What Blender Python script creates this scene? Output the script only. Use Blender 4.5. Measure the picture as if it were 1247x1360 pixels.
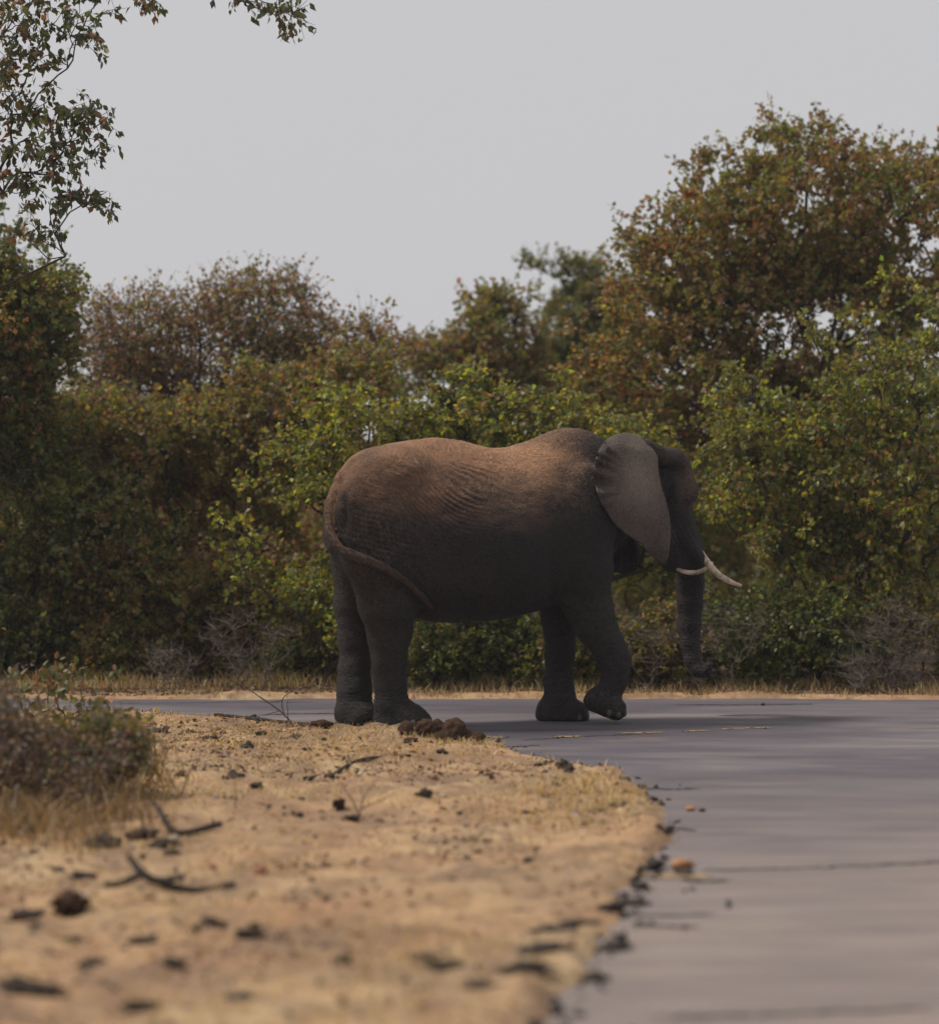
import bpy, math, random
import numpy as np
from mathutils import Vector, Matrix

for o in list(bpy.data.objects):
    bpy.data.objects.remove(o)
SC = bpy.context.scene
COL = SC.collection
rng = np.random.default_rng(7)
random.seed(7)

# ------------------------------------------------------------------ camera
EYE = 2.2            # camera height above the road, m
FPX = 4000.0         # focal length in photo pixels (photo is 1247 x 1360)
HOR = 670.0          # photo row of the horizon
cam_d = bpy.data.cameras.new('camera')
cam = bpy.data.objects.new('camera', cam_d)
COL.objects.link(cam)
cam.location = (0, 0, EYE)
cam.rotation_euler = (math.radians(90) - math.atan(10 / FPX), 0, 0)
cam_d.sensor_fit = 'VERTICAL'
cam_d.sensor_height = 36.0
cam_d.lens = 36.0 * FPX / 1360.0
cam_d.clip_start = 0.1
cam_d.clip_end = 3000
cam_d.dof.use_dof = True
cam_d.dof.focus_distance = 30.0
cam_d.dof.aperture_fstop = cam_d.lens / 1000 / 0.105
cam_d.dof.aperture_blades = 0
SC.camera = cam

# ------------------------------------------------------------------ sky and sun
to_sun = Vector((-0.56, 0.02, 0.82)).normalized()
world = bpy.data.worlds.new('World')
SC.world = world
world.use_nodes = True
wn, wl = world.node_tree.nodes, world.node_tree.links
wn.clear()
w_out = wn.new('ShaderNodeOutputWorld')
w_bg = wn.new('ShaderNodeBackground')
w_sky = wn.new('ShaderNodeTexSky')
w_sky.sky_type = 'NISHITA'
w_sky.sun_disc = False
w_sky.sun_elevation = math.asin(to_sun.z)
w_sky.sun_rotation = math.atan2(to_sun.x, to_sun.y)
w_sky.dust_density = 6.0
w_sky.air_density = 1.0
w_mix = wn.new('ShaderNodeMixRGB')          # a high thin overcast veils the blue
w_mix.inputs[0].default_value = 0.94
w_mix.inputs[2].default_value = (5.95, 5.92, 6.1, 1)
wl.new(w_sky.outputs[0], w_mix.inputs[1])
wl.new(w_mix.outputs[0], w_bg.inputs[0])
w_bg.inputs[1].default_value = 0.1
wl.new(w_bg.outputs[0], w_out.inputs[0])

sun_d = bpy.data.lights.new('sun', 'SUN')
sun = bpy.data.objects.new('sun', sun_d)
COL.objects.link(sun)
sun.location = (-20, 20, 40)
sun.rotation_euler = to_sun.to_track_quat('Z', 'Y').to_euler()
sun_d.energy = 3.2
sun_d.angle = math.radians(11)
sun_d.color = (1.0, 0.93, 0.82)

vs = SC.view_settings
vs.view_transform = 'Standard'
vs.look = 'None'
vs.exposure = 0.0
vs.gamma = 1.0
SC.cycles.use_denoising = True
SC.cycles.max_bounces = 8
SC.cycles.transparent_max_bounces = 4

# ------------------------------------------------------------------ helpers
def W(px, py, d):
    """photo column / row at distance d -> point in metres"""
    return np.array(((px - 623.5) / FPX * d, d, EYE + (HOR - py) / FPX * d))
def G(px, py, z=0.0):
    """point of the ground seen at photo column / row"""
    d = (EYE - z) * FPX / (py - HOR)
    return np.array(((px - 623.5) / FPX * d, d, z))

def hash3(ix, iy, iz, seed):
    n = (ix.astype(np.int64) * 73856093) ^ (iy.astype(np.int64) * 19349663) ^ (iz.astype(np.int64) * 83492791) ^ (seed * 2654435761)
    n = (n ^ (n >> 13)) * 1274126177
    n = n ^ (n >> 16)
    return (n & 0xFFFF) / 65535.0
def vnoise(P, scale, seed=0):
    Q = np.asarray(P, float) * scale
    I = np.floor(Q).astype(np.int64); F = Q - I
    F = F * F * (3 - 2 * F)
    r = 0
    for dx in (0, 1):
        for dy in (0, 1):
            for dz in (0, 1):
                w = (F[:, 0] if dx else 1 - F[:, 0]) * (F[:, 1] if dy else 1 - F[:, 1]) * (F[:, 2] if dz else 1 - F[:, 2])
                r = r + w * hash3(I[:, 0] + dx, I[:, 1] + dy, I[:, 2] + dz, seed)
    return r * 2 - 1
def fbm(P, scale, seed=0, oct=3):
    return sum(vnoise(P, scale * 2 ** k, seed + k) * 0.5 ** k for k in range(oct))

def mesh_np(name, V, Fq=None, Ft=None, smooth=True):
    """mesh from numpy arrays of vertices, quads and triangles"""
    me = bpy.data.meshes.new(name)
    V = np.asarray(V, np.float32)
    nq = 0 if Fq is None else len(Fq)
    nt = 0 if Ft is None else len(Ft)
    loops = []
    if nq: loops.append(np.asarray(Fq, np.int32).ravel())
    if nt: loops.append(np.asarray(Ft, np.int32).ravel())
    L = np.concatenate(loops)
    me.vertices.add(len(V)); me.vertices.foreach_set('co', V.ravel())
    me.loops.add(len(L)); me.loops.foreach_set('vertex_index', L)
    me.polygons.add(nq + nt)
    st = np.concatenate([np.arange(nq) * 4, nq * 4 + np.arange(nt) * 3]).astype(np.int32)
    me.polygons.foreach_set('loop_start', st)
    me.polygons.foreach_set('use_smooth', np.full(nq + nt, smooth))
    me.update(calc_edges=True)
    me.validate()
    return me
def face_colors(me, cols):
    a = me.attributes.new('tint', 'FLOAT_COLOR', 'FACE')
    c = np.ones((len(cols), 4), np.float32); c[:, :3] = cols
    a.data.foreach_set('color', c.ravel())
def vattr(me, name, vals):
    a = me.attributes.new(name, 'FLOAT', 'POINT')
    a.data.foreach_set('value', np.asarray(vals, np.float32))
def vvec(me, name, vals):
    a = me.attributes.new(name, 'FLOAT_VECTOR', 'POINT')
    a.data.foreach_set('vector', np.asarray(vals, np.float32).ravel())

def obj(name, me, mat=None, parent=None, loc=None):
    o = bpy.data.objects.new(name, me)
    COL.objects.link(o)
    if mat is not None and me is not None and not me.materials:
        me.materials.append(mat)
    if parent is not None: o.parent = parent
    if loc is not None: o.location = loc
    return o
def tag(o, label=None, cat=None, group=None, kind=None):
    if label: o['label'] = label
    if cat: o['category'] = cat
    if group: o['group'] = group
    if kind: o['kind'] = kind
    return o
def thing(name, label, cat, loc=(0, 0, 0), group=None):
    o = bpy.data.objects.new(name, None)
    COL.objects.link(o); o.location = loc; o.empty_display_size = 0.2
    return tag(o, label, cat, group)

def new_mat(name):
    m = bpy.data.materials.new(name); m.use_nodes = True
    nt = m.node_tree; nt.nodes.clear()
    out = nt.nodes.new('ShaderNodeOutputMaterial')
    return m, nt, out
def N(nt, typ, **kw):
    n = nt.nodes.new(typ)
    for k, v in kw.items():
        if k[0] == 'i' and k[1:].isdigit(): n.inputs[int(k[1:])].default_value = v
        elif k.startswith('in_'): n.inputs[k[3:].replace('_', ' ')].default_value = v
        else: setattr(n, k, v)
    return n
def ramp(nt, fac, stops):
    r = nt.nodes.new('ShaderNodeValToRGB')
    e = r.color_ramp.elements
    while len(e) < len(stops): e.new(0.5)
    for i, (p, c) in enumerate(stops):
        e[i].position = p; e[i].color = (*c, 1) if len(c) == 3 else c
    nt.links.new(fac, r.inputs[0])
    return r.outputs[0]
def mixc(nt, fac, a, b, mode='MIX'):
    m = nt.nodes.new('ShaderNodeMixRGB'); m.blend_type = mode
    for i, v in ((0, fac), (1, a), (2, b)):
        if hasattr(v, 'links'): nt.links.new(v, m.inputs[i])
        else: m.inputs[i].default_value = v if i == 0 else (*v, 1)
    return m.outputs[0]
def noise_out(nt, vec, scale, detail=4, rough=0.55, dist=0.0):
    n = N(nt, 'ShaderNodeTexNoise')
    n.inputs['Scale'].default_value = scale; n.inputs['Detail'].default_value = detail
    n.inputs['Roughness'].default_value = rough; n.inputs['Distortion'].default_value = dist
    nt.links.new(vec, n.inputs['Vector'])
    return n.outputs[0]
def mapped(nt, vec, scale):
    m = N(nt, 'ShaderNodeMapping'); m.inputs['Scale'].default_value = scale
    nt.links.new(vec, m.inputs['Vector'])
    return m.outputs[0]
def bump(nt, h, strength, dist, normal=None):
    b = N(nt, 'ShaderNodeBump'); b.inputs['Strength'].default_value = strength; b.inputs['Distance'].default_value = dist
    nt.links.new(h, b.inputs['Height'])
    if normal is not None: nt.links.new(normal, b.inputs['Normal'])
    return b.outputs[0]
def principled(nt, out, color, rough=0.8, spec=0.3, normal=None):
    p = N(nt, 'ShaderNodeBsdfPrincipled')
    if hasattr(color, 'links'): nt.links.new(color, p.inputs['Base Color'])
    else: p.inputs['Base Color'].default_value = (*color, 1)
    p.inputs['Roughness'].default_value = rough
    p.inputs['Specular IOR Level'].default_value = spec
    if normal is not None: nt.links.new(normal, p.inputs['Normal'])
    nt.links.new(p.outputs[0], out.inputs['Surface'])
    return p

def leaf_mat(name, trans=0.35):
    m, nt, out = new_mat(name)
    at = N(nt, 'ShaderNodeAttribute', attribute_name='tint')
    p = principled(nt, out, at.outputs['Color'], 0.45, 0.45)
    t = N(nt, 'ShaderNodeBsdfTranslucent')
    br = mixc(nt, 1.0, at.outputs['Color'], (1.7, 1.6, 0.85), 'MULTIPLY')
    nt.links.new(br, t.inputs['Color'])
    mx = N(nt, 'ShaderNodeMixShader'); mx.inputs[0].default_value = trans
    nt.links.new(p.outputs[0], mx.inputs[1]); nt.links.new(t.outputs[0], mx.inputs[2])
    nt.links.new(mx.outputs[0], out.inputs['Surface'])
    return m
def plain_mat(name, c1, c2, scale=8, rough=0.85, bs=0.5, bd=0.02, bscale=None):
    m, nt, out = new_mat(name)
    tc = N(nt, 'ShaderNodeTexCoord').outputs['Object']
    c = ramp(nt, noise_out(nt, tc, scale, 5, 0.65), [(0.3, c1), (0.7, c2)])
    b = bump(nt, noise_out(nt, tc, bscale or scale * 3, 5, 0.7), bs, bd)
    principled(nt, out, c, rough, 0.2, b)
    return m

# ------------------------------------------------------------------ ground, road, verges
def sand_mat():
    m, nt, out = new_mat('dry_sand')
    tc = N(nt, 'ShaderNodeTexCoord').outputs['Object']
    big = noise_out(nt, tc, 0.55, 4, 0.6, 0.4)
    mid = noise_out(nt, tc, 4.0, 5, 0.65)
    fine = noise_out(nt, tc, 38.0, 4, 0.7)
    c = ramp(nt, big, [(0.32, (0.36, 0.215, 0.126)), (0.5, (0.42, 0.278, 0.162)), (0.68, (0.45, 0.330, 0.196))])
    c = mixc(nt, 0.75, c, ramp(nt, mid, [(0.3, (0.62, 0.52, 0.44)), (0.55, (1, 1, 1)), (0.8, (1.12, 1.1, 1.05))]), 'MULTIPLY')
    c = mixc(nt, 0.6, c, ramp(nt, fine, [(0.28, (0.45, 0.38, 0.33)), (0.48, (1, 1, 1)), (0.75, (1.15, 1.12, 1.05))]), 'MULTIPLY')
    spots = noise_out(nt, tc, 13.0, 5, 0.7)
    f = ramp(nt, spots, [(0.60, (0, 0, 0)), (0.68, (1, 1, 1))])
    c = mixc(nt, f, c, (0.10, 0.072, 0.055))
    crust = noise_out(nt, mapped(nt, tc, (1.4, 0.9, 1)), 1.0, 6, 0.72, 0.8)          # trodden, litter-stained ground
    f2 = ramp(nt, crust, [(0.43, (0, 0, 0)), (0.62, (0.85, 0.85, 0.85))])
    c = mixc(nt, f2, c, (0.19, 0.125, 0.085))
    wood = N(nt, 'ShaderNodeAttribute', attribute_name='wood').outputs['Fac']           # brown leaf mould under the trees
    c = mixc(nt, wood, c, ramp(nt, mid, [(0.3, (0.05, 0.036, 0.025)), (0.7, (0.13, 0.09, 0.058))]))
    b = bump(nt, fine, 0.5, 0.02); b = bump(nt, mid, 0.5, 0.06, b)
    principled(nt, out, c, 0.95, 0.1, b)
    return m
def road_mat():
    m, nt, out = new_mat('worn_asphalt')
    tc = N(nt, 'ShaderNodeTexCoord').outputs['Object']
    big = noise_out(nt, mapped(nt, tc, (0.16, 0.5, 1)), 1.0, 4, 0.6, 0.6)
    mid = noise_out(nt, mapped(nt, tc, (0.8, 2.2, 1)), 1.0, 4, 0.6)
    fine = noise_out(nt, tc, 70.0, 3, 0.75)
    c = ramp(nt, big, [(0.30, (0.070, 0.063, 0.079)), (0.5, (0.113, 0.101, 0.120)), (0.7, (0.190, 0.167, 0.173))])
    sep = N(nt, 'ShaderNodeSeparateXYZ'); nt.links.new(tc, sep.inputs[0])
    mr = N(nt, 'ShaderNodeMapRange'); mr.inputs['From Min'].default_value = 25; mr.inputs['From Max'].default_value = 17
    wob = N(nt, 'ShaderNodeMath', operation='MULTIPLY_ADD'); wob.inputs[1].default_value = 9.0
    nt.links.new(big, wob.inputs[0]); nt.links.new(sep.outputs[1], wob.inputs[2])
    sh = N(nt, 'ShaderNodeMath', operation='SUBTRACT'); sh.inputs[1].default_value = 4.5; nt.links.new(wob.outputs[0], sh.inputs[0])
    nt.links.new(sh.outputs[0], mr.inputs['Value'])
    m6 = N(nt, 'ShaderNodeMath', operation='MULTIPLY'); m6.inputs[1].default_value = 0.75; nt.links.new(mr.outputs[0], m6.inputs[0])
    c = mixc(nt, m6.outputs[0], c, (0.245, 0.203, 0.182))      # bend worn and dusty; the farther road's shade is painted as darker asphalt
    c = mixc(nt, 0.6, c, ramp(nt, mid, [(0.3, (0.62, 0.62, 0.66)), (0.7, (1.3, 1.26, 1.18))]), 'MULTIPLY')
    c = mixc(nt, 0.7, c, ramp(nt, fine, [(0.3, (0.62, 0.62, 0.64)), (0.7, (1.32, 1.3, 1.26))]), 'MULTIPLY')
    dust = ramp(nt, noise_out(nt, mapped(nt, tc, (0.5, 0.9, 1)), 1.0, 5, 0.65), [(0.56, (0, 0, 0)), (0.78, (0.6, 0.6, 0.6))])
    c = mixc(nt, dust, c, (0.30, 0.225, 0.165))
    b = bump(nt, fine, 0.5, 0.008)
    principled(nt, out, c, 0.8, 0.25, b)
    return m
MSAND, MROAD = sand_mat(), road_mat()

g = mesh_np('ground', [(-350, -60, -0.09), (350, -60, -0.09), (350, 600, -0.09), (-350, 600, -0.09)], [(0, 1, 2, 3)])
vattr(g, 'wood', np.ones(4))
tag(obj('ground', g, MSAND), kind='structure')

# inner corner of the road: outline of the sandy verge in photo columns / rows
EDGE = [(-300, 945), (-100, 948), (60, 951), (170, 954), (300, 957), (380, 966), (450, 970), (540, 976), (600, 984), (660, 993),
        (700, 1004), (760, 1018), (820, 1033), (855, 1051), (872, 1078), (889, 1110), (872, 1150), (846, 1192), (822, 1235),
        (800, 1282), (768, 1325), (738, 1370), (700, 1430), (640, 1540)]
edge = [G(*e)[:2] for e in EDGE]
poly = np.array(edge + [np.array((-14.0, 8.6)), np.array((-14.0, edge[0][1]))])
def sdist(P, poly):
    """signed distance to a polygon, positive inside"""
    a = poly; b = np.roll(poly, -1, 0)
    best = np.full(len(P), 1e9); ins = np.zeros(len(P), bool)
    for p, q in zip(a, b):
        e = q - p; w = P - p
        t = np.clip((w @ e) / (e @ e), 0, 1)
        best = np.minimum(best, np.hypot(*(w - t[:, None] * e).T))
        c = ((p[1] > P[:, 1]) != (q[1] > P[:, 1]))
        if abs(q[1] - p[1]) > 1e-9:
            xi = (q[0] - p[0]) * (P[:, 1] - p[1]) / (q[1] - p[1]) + p[0]
            ins ^= c & (P[:, 0] < xi)
    return np.where(ins, best, -best)
def near_h(P):
    """height of the sandy near verge"""
    P3 = np.c_[P, np.zeros(len(P))]
    s = sdist(P, poly) + 0.10 * fbm(P3, 1.6, 11, 3) + 0.05 * vnoise(P3, 7.0, 15)
    t = np.clip((s + 0.05) / 0.22, 0, 1); t = t * t * (3 - 2 * t)
    rel = 0.035 * fbm(P3, 0.7, 21, 3) + 0.032 * fbm(P3, 2.6, 24, 3) + 0.014 * vnoise(P3, 8, 29)
    return -0.06 + t * (0.125 + rel), s
def far_h(P):
    P3 = np.c_[P, np.zeros(len(P))]
    s = P[:, 1] - (33.9 - 0.006 * P[:, 0]) + 0.16 * fbm(P3, 0.8, 31, 3) + 0.06 * vnoise(P3, 5, 33)
    t = np.clip((s + 0.05) / 0.25, 0, 1); t = t * t * (3 - 2 * t)
    rel = 0.03 * fbm(P3, 0.8, 41, 3) + 0.02 * fbm(P3, 3.0, 44, 2) + 0.05 * np.clip((s - .5) / 3, 0, 1)
    return -0.06 + t * (0.10 + rel), s
def grid_mesh(name, x0, x1, y0, y1, st, hf, cut, wood=False):
    xs = np.arange(x0, x1 + st / 2, st); ys = np.arange(y0, y1 + st / 2, st)
    X, Y = np.meshgrid(xs, ys, indexing='ij'); P = np.c_[X.ravel(), Y.ravel()]
    z, s = hf(P)
    I = np.arange(len(P)).reshape(X.shape)
    q = np.stack([I[:-1, :-1], I[1:, :-1], I[1:, 1:], I[:-1, 1:]], -1).reshape(-1, 4)
    q = q[s[q].max(1) > cut]
    used = np.unique(q); mp = np.full(len(P), -1); mp[used] = np.arange(len(used))
    me = mesh_np(name, np.c_[P, z][used], mp[q])
    if wood: vattr(me, 'wood', np.clip((s[used] - 0.55) / 0.5, 0, 1))
    return me
tag(obj('sandy_verge', grid_mesh('sandy_verge', -6.6, 3.0, 9.0, 32.4, 0.055, near_h, -0.25), MSAND), kind='structure')
tag(obj('far_verge', grid_mesh('far_verge', -16, 16, 33.2, 44, 0.14, far_h, -0.4, True), MSAND), kind='structure')

xs = np.linspace(-40, 40, 41); ys = np.linspace(-20, 34.6, 29)
X, Y = np.meshgrid(xs, ys, indexing='ij'); I = np.arange(X.size).reshape(X.shape)
q = np.stack([I[:-1, :-1], I[1:, :-1], I[1:, 1:], I[:-1, 1:]], -1).reshape(-1, 4)
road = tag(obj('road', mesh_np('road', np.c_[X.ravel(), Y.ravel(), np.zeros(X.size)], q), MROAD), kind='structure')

MTAR = plain_mat('dark_crack_and_shadow', (0.02, 0.018, 0.018), (0.05, 0.043, 0.04), 9)
MDUST = plain_mat('blown_sand', (0.24, 0.17, 0.11), (0.40, 0.28, 0.16), 12, 0.95)
def ribbon(name, pts, w, mat, z=0.004, seed=0, jit=0.02, lift=0.0):
    """a thin uneven strip lying on the road"""
    r = np.random.default_rng(seed)
    P = np.array([G(*p)[:2] for p in pts])
    t = np.linspace(0, len(P) - 1, max(16, len(P) * 14)); i = np.minimum(t.astype(int), len(P) - 2); f = (t - i)[:, None]
    C = P[i] * (1 - f) + P[i + 1] * f
    C = C + r.normal(0, jit, C.shape)
    T = np.gradient(C, axis=0); T /= np.linalg.norm(T, axis=1)[:, None] + 1e-9
    Nn = np.c_[-T[:, 1], T[:, 0]]
    ww = w * (0.35 + 0.65 * r.random(len(C))) * np.clip(np.minimum(t, t[-1] - t) / (0.12 * t[-1]), 0.08, 1)
    V = np.r_[np.c_[C + Nn * ww[:, None], np.full(len(C), z)], np.c_[C, np.full(len(C), z + lift)], np.c_[C - Nn * ww[:, None], np.full(len(C), z)]]
    n = len(C); k = np.arange(n - 1)
    Q = np.r_[np.stack([k, k + n, k + n + 1, k + 1], -1), np.stack([k + n, k + 2 * n, k + 2 * n + 1, k + n + 1], -1)][:, ::-1]
    return obj(name, mesh_np(name, V, Q), mat, road)
cracks_and_shadows = [([(880, 936.0), (1000, 936.5), (1090, 935)], .035), ([(320, 951.5), (380, 948.5), (450, 947.5)], .03), ([(130, 934.5), (300, 933), (440, 933)], .03),
      ([(925, 1157), (1040, 1154), (1150, 1150), (1290, 1144)], .028), ([(690, 984), (760, 979), (860, 975)], .02),
      ([(830, 1216), (890, 1217), (950, 1214)], .03), ([(835, 1228), (880, 1231), (935, 1232)], .03), ([(640, 990), (680, 992), (720, 990)], .02),  # last streak draws the dung heap's cast shadow
      ([(900, 1166), (930, 1172), (965, 1170)], .03), ([(860, 1048), (900, 1049), (930, 1047)], .02), ([(880, 1103), (905, 1101), (925, 1104)], .022),  # first streak draws the orange clod's cast shadow
      ([(860, 1352), (1000, 1349), (1250, 1340)], .035)]
for i, (p, w) in enumerate(cracks_and_shadows): ribbon('crack', p, w, MTAR, 0.004, i)
for i, (p, w) in enumerate([([(738, 980), (752, 979), (768, 978.6)], .045), ([(825, 974.8), (850, 973.8), (880, 973)], .07), ([(912, 972), (925, 971), (940, 971)], .04),
                            ([(642, 979.5), (655, 979.6), (666, 980)], .06), ([(955, 969), (1000, 967.5), (1020, 967)], .02), ([(868, 1163), (900, 1164), (935, 1163)], .14)]):
    ribbon('sand_streak', p, w, MDUST, 0.005, 40 + i, 0.03, 0.006)

# crumbs of broken asphalt along the ragged road edge
rc = np.random.default_rng(77)
ep = np.array(edge); sl = np.linalg.norm(np.diff(ep, axis=0), axis=1); cum = np.r_[0, np.cumsum(sl)]
cv, ct, n0 = [], [], 0
oct_v = np.array([(1, 0, 0), (-1, 0, 0), (0, 1, 0), (0, -1, 0), (0, 0, 1), (0, 0, -1)], float)
oct_t = np.array([(0, 2, 4), (2, 1, 4), (1, 3, 4), (3, 0, 4), (2, 0, 5), (1, 2, 5), (3, 1, 5), (0, 3, 5)])
for k in range(650):
    s_ = rc.uniform(0, cum[-1]); i = min(np.searchsorted(cum, s_) - 1, len(sl) - 1); i = max(i, 0)
    pt = ep[i] + (ep[i + 1] - ep[i]) * (s_ - cum[i]) / sl[i] + rc.normal(0, 1, 2) * (.06 if k % 6 else .2)
    if pt[1] < 9 or abs(pt[0]) > 7: continue
    gap = vnoise(np.array([[pt[0], pt[1], 0.]]), .7, 91)[0]
    if rc.random() > .55 + .6 * gap: continue
    r_ = rc.exponential(.010) + .007
    z_ = max(near_h(pt[None])[0][0], 0)
    v_ = oct_v * r_ * rc.uniform(.6, 1.5, 3) * (1, 1, .7) + rc.normal(0, .25 * r_, (6, 3))
    a_ = rc.uniform(0, 6.28); v_ = v_ @ np.array(((math.cos(a_), math.sin(a_), 0), (-math.sin(a_), math.cos(a_), 0), (0, 0, 1)))
    cv.append(v_ + (pt[0], pt[1], z_ + r_ * .35)); ct.append(oct_t + n0); n0 += 6
tag(obj('asphalt_crumbs', mesh_np('asphalt_crumbs', np.concatenate(cv), None, np.concatenate(ct), False), MTAR), 'dark crumbs of broken asphalt strewn along the ragged road edge', 'gravel', None, 'stuff')

# ------------------------------------------------------------------ elephant
YAW = math.radians(18)
def d_axis(px): return 30.2 + math.tan(YAW) * (px - 640) / 133.0
u_ax = np.array((math.cos(YAW), math.sin(YAW), 0)); n_ax = np.array((-math.sin(YAW), math.cos(YAW), 0))
C0 = W(640, 700, 30.2)
STEP = 0.017
LO = np.array((-1.75, 28.75, -0.05)); HI = np.array((2.75, 32.1, 3.05))
gxs = [np.arange(LO[i], HI[i], STEP) for i in range(3)]
F = np.full([len(a) for a in gxs], 1.0, np.float32)

def sub(lo, hi):
    sl = []
    for i in range(3):
        a = int(max(0, (lo[i] - LO[i]) / STEP)); b = int(min(len(gxs[i]), (hi[i] - LO[i]) / STEP + 2))
        sl.append(slice(a, max(a + 1, b)))
    X, Y, Z = np.meshgrid(*[gxs[i][sl[i]].astype(np.float32) for i in range(3)], indexing='ij')
    return tuple(sl), X, Y, Z
def smin(a, b, k):
    h = np.clip(0.5 + 0.5 * (b - a) / k, 0, 1)
    return b + (a - b) * h - k * h * (1 - h)
def add(lo, hi, fn, k, sub_op=False):
    pad = k + 0.06
    s, X, Y, Z = sub(np.asarray(lo) - pad, np.asarray(hi) + pad)
    f = fn(X, Y, Z).astype(np.float32)
    F[s] = -smin(-F[s], f, k) if sub_op else smin(F[s], f, k)
def cone(a, b, ra, rb, k=0.08, flat=1.0, sub_op=False):
    """tapered capsule; flat < 1 makes it thinner across the animal"""
    a = np.asarray(a, float); b = np.asarray(b, float); R = max(ra, rb)
    ab = b - a; L2 = ab @ ab
    def fn(X, Y, Z):
        px, py, pz = X - a[0], Y - a[1], Z - a[2]
        t = np.clip((px * ab[0] + py * ab[1] + pz * ab[2]) / L2, 0, 1)
        qx, qy, qz = px - ab[0] * t, py - ab[1] * t, pz - ab[2] * t
        lat = qx * n_ax[0] + qy * n_ax[1]
        d2 = qx * qx + qy * qy + qz * qz + lat * lat * (1 / flat ** 2 - 1)
        return np.sqrt(np.maximum(d2, 0)) - (ra + (rb - ra) * t)
    add(np.minimum(a, b) - R, np.maximum(a, b) + R, fn, k, sub_op)
def chain(pts, k=0.08, flat=1.0):
    """pts: (px, py, distance, radius)"""
    P = [(W(*p[:3]), p[3]) for p in pts]
    for (a, ra), (b, rb) in zip(P[:-1], P[1:]): cone(a, b, ra, rb, k, flat)
def ell(c, r, k=0.08, yaw=YAW, tilt=0.0, sub_op=False):
    """ellipsoid: radii along the body, across, up"""
    c = np.asarray(c, float); cy, sy = math.cos(yaw), math.sin(yaw); R = max(r)
    ct, st_ = math.cos(tilt), math.sin(tilt)
    def fn(X, Y, Z):
        dx, dy, dz = X - c[0], Y - c[1], Z - c[2]
        s = dx * cy + dy * sy; l = -dx * sy + dy * cy
        s, dz = s * ct + dz * st_, -s * st_ + dz * ct
        k0 = np.sqrt((s / r[0]) ** 2 + (l / r[1]) ** 2 + (dz / r[2]) ** 2)
        k1 = np.sqrt((s / r[0] ** 2) ** 2 + (l / r[1] ** 2) ** 2 + (dz / r[2] ** 2) ** 2) + 1e-6
        return k0 * (k0 - 1) / k1
    add(c - R, c + R, fn, k, sub_op)

# trunk of the body: stations along the spine (photo column, top row, belly row, half width)
ST = np.array([(436, 668, 720, .14), (443, 645, 745, .30), (452, 627, 760, .42), (466, 610, 775, .50), (484, 598, 785, .56), (510, 591, 800, .60), (545, 584, 818, .68), (575, 580, 826, .72),
               (605, 584, 828, .76), (640, 593, 826, .79), (668, 595, 822, .78), (700, 587, 816, .72), (735, 576, 807, .63), (760, 571, 797, .54),
               (785, 575, 772, .44), (810, 586, 738, .34), (835, 602, 708, .30), (860, 615, 695, .27)], float)
tp = np.linspace(ST[0, 0], ST[-1, 0], 400)
def smooth1(v, n=13):
    p = np.pad(v, n, mode='edge'); return np.convolve(p, np.ones(2 * n + 1) / (2 * n + 1), 'valid')
dd = np.array([d_axis(p) for p in tp])
ztop = EYE + (HOR - smooth1(np.interp(tp, ST[:, 0], ST[:, 1]), 6)) / FPX * dd
zbot = EYE + (HOR - smooth1(np.interp(tp, ST[:, 0], ST[:, 2]))) / FPX * dd
wid = smooth1(np.interp(tp, ST[:, 0], ST[:, 3]))
sc_ = np.array([(W(p, 700, d_axis(p)) - C0) @ u_ax for p in tp])
def torso(X, Y, Z):
    s = (X - C0[0]) * u_ax[0] + (Y - C0[1]) * u_ax[1]
    l = (X - C0[0]) * n_ax[0] + (Y - C0[1]) * n_ax[1]
    zt = np.interp(s, sc_, ztop); zb = np.interp(s, sc_, zbot); w = np.interp(s, sc_, wid)
    zc = (zt + zb) / 2 - 0.04 * (zt - zb); h = np.where(Z > zc, zt - zc, zc - zb)
    q = np.clip((Z - zc) / h, -1.2, 1.2)
    w = w * np.where(q > 0, 1 - 0.22 * q * q, 1 - 0.06 * q * q)
    p = 2.15
    f = ((np.abs(l) / w) ** p + (np.abs(Z - zc) / h) ** p) ** (1 / p) - 1
    f = f * np.minimum(w, h) * 0.9
    ds = np.maximum(0, np.maximum(sc_[0] - s, s - sc_[-1]))
    return np.where(ds > 0, np.sqrt(np.maximum(f, 0) ** 2 + ds ** 2) + np.minimum(f, 0) * 0, f)
s_, X, Y, Z = sub((-1.7, 28.8, 0.7), (2.1, 31.7, 3.05))
F[s_] = torso(X, Y, Z)
FT = F.copy()

# haunches, shoulder blades, hip and spine
ell(W(507, 700, 29.50), (.46, .30, .66), 0.16, tilt=0.12)
ell(W(488, 700, 30.12), (.34, .28, .60), 0.14)
ell(W(533, 628, 29.62), (.26, .22, .20), 0.2)                      # hip bone
ell(W(777, 700, 30.06), (.31, .21, .60), 0.12, tilt=-0.1)           # shoulder
ell(W(750, 690, 30.95), (.32, .20, .56), 0.15)
ell(W(752, 600, 30.45), (.30, .20, .20), 0.12)                     # withers
# hind legs
chain([(505, 745, 29.55, .36), (514, 800, 29.60, .29), (517, 838, 29.66, .215), (517, 878, 29.70, .163), (518, 905, 29.72, .150), (520, 930, 29.72, .165)], 0.07, 0.92)
chain([(476, 740, 30.10, .28), (469, 800, 30.12, .185), (471, 850, 30.12, .163), (471, 885, 30.12, .155), (471, 915, 30.10, .163), (470, 945, 30.08, .185)], 0.06, 0.95)
# hind feet
chain([(519, 940, 29.72, .165), (545, 952, 29.66, .135), (557, 957, 29.62, .105)], 0.05)
cone(W(517, 958, 29.72), W(552, 960, 29.64), .165, .14, 0.04)
chain([(471, 950, 30.08, .19), (480, 954, 30.0, .175)], 0.05)
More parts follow.
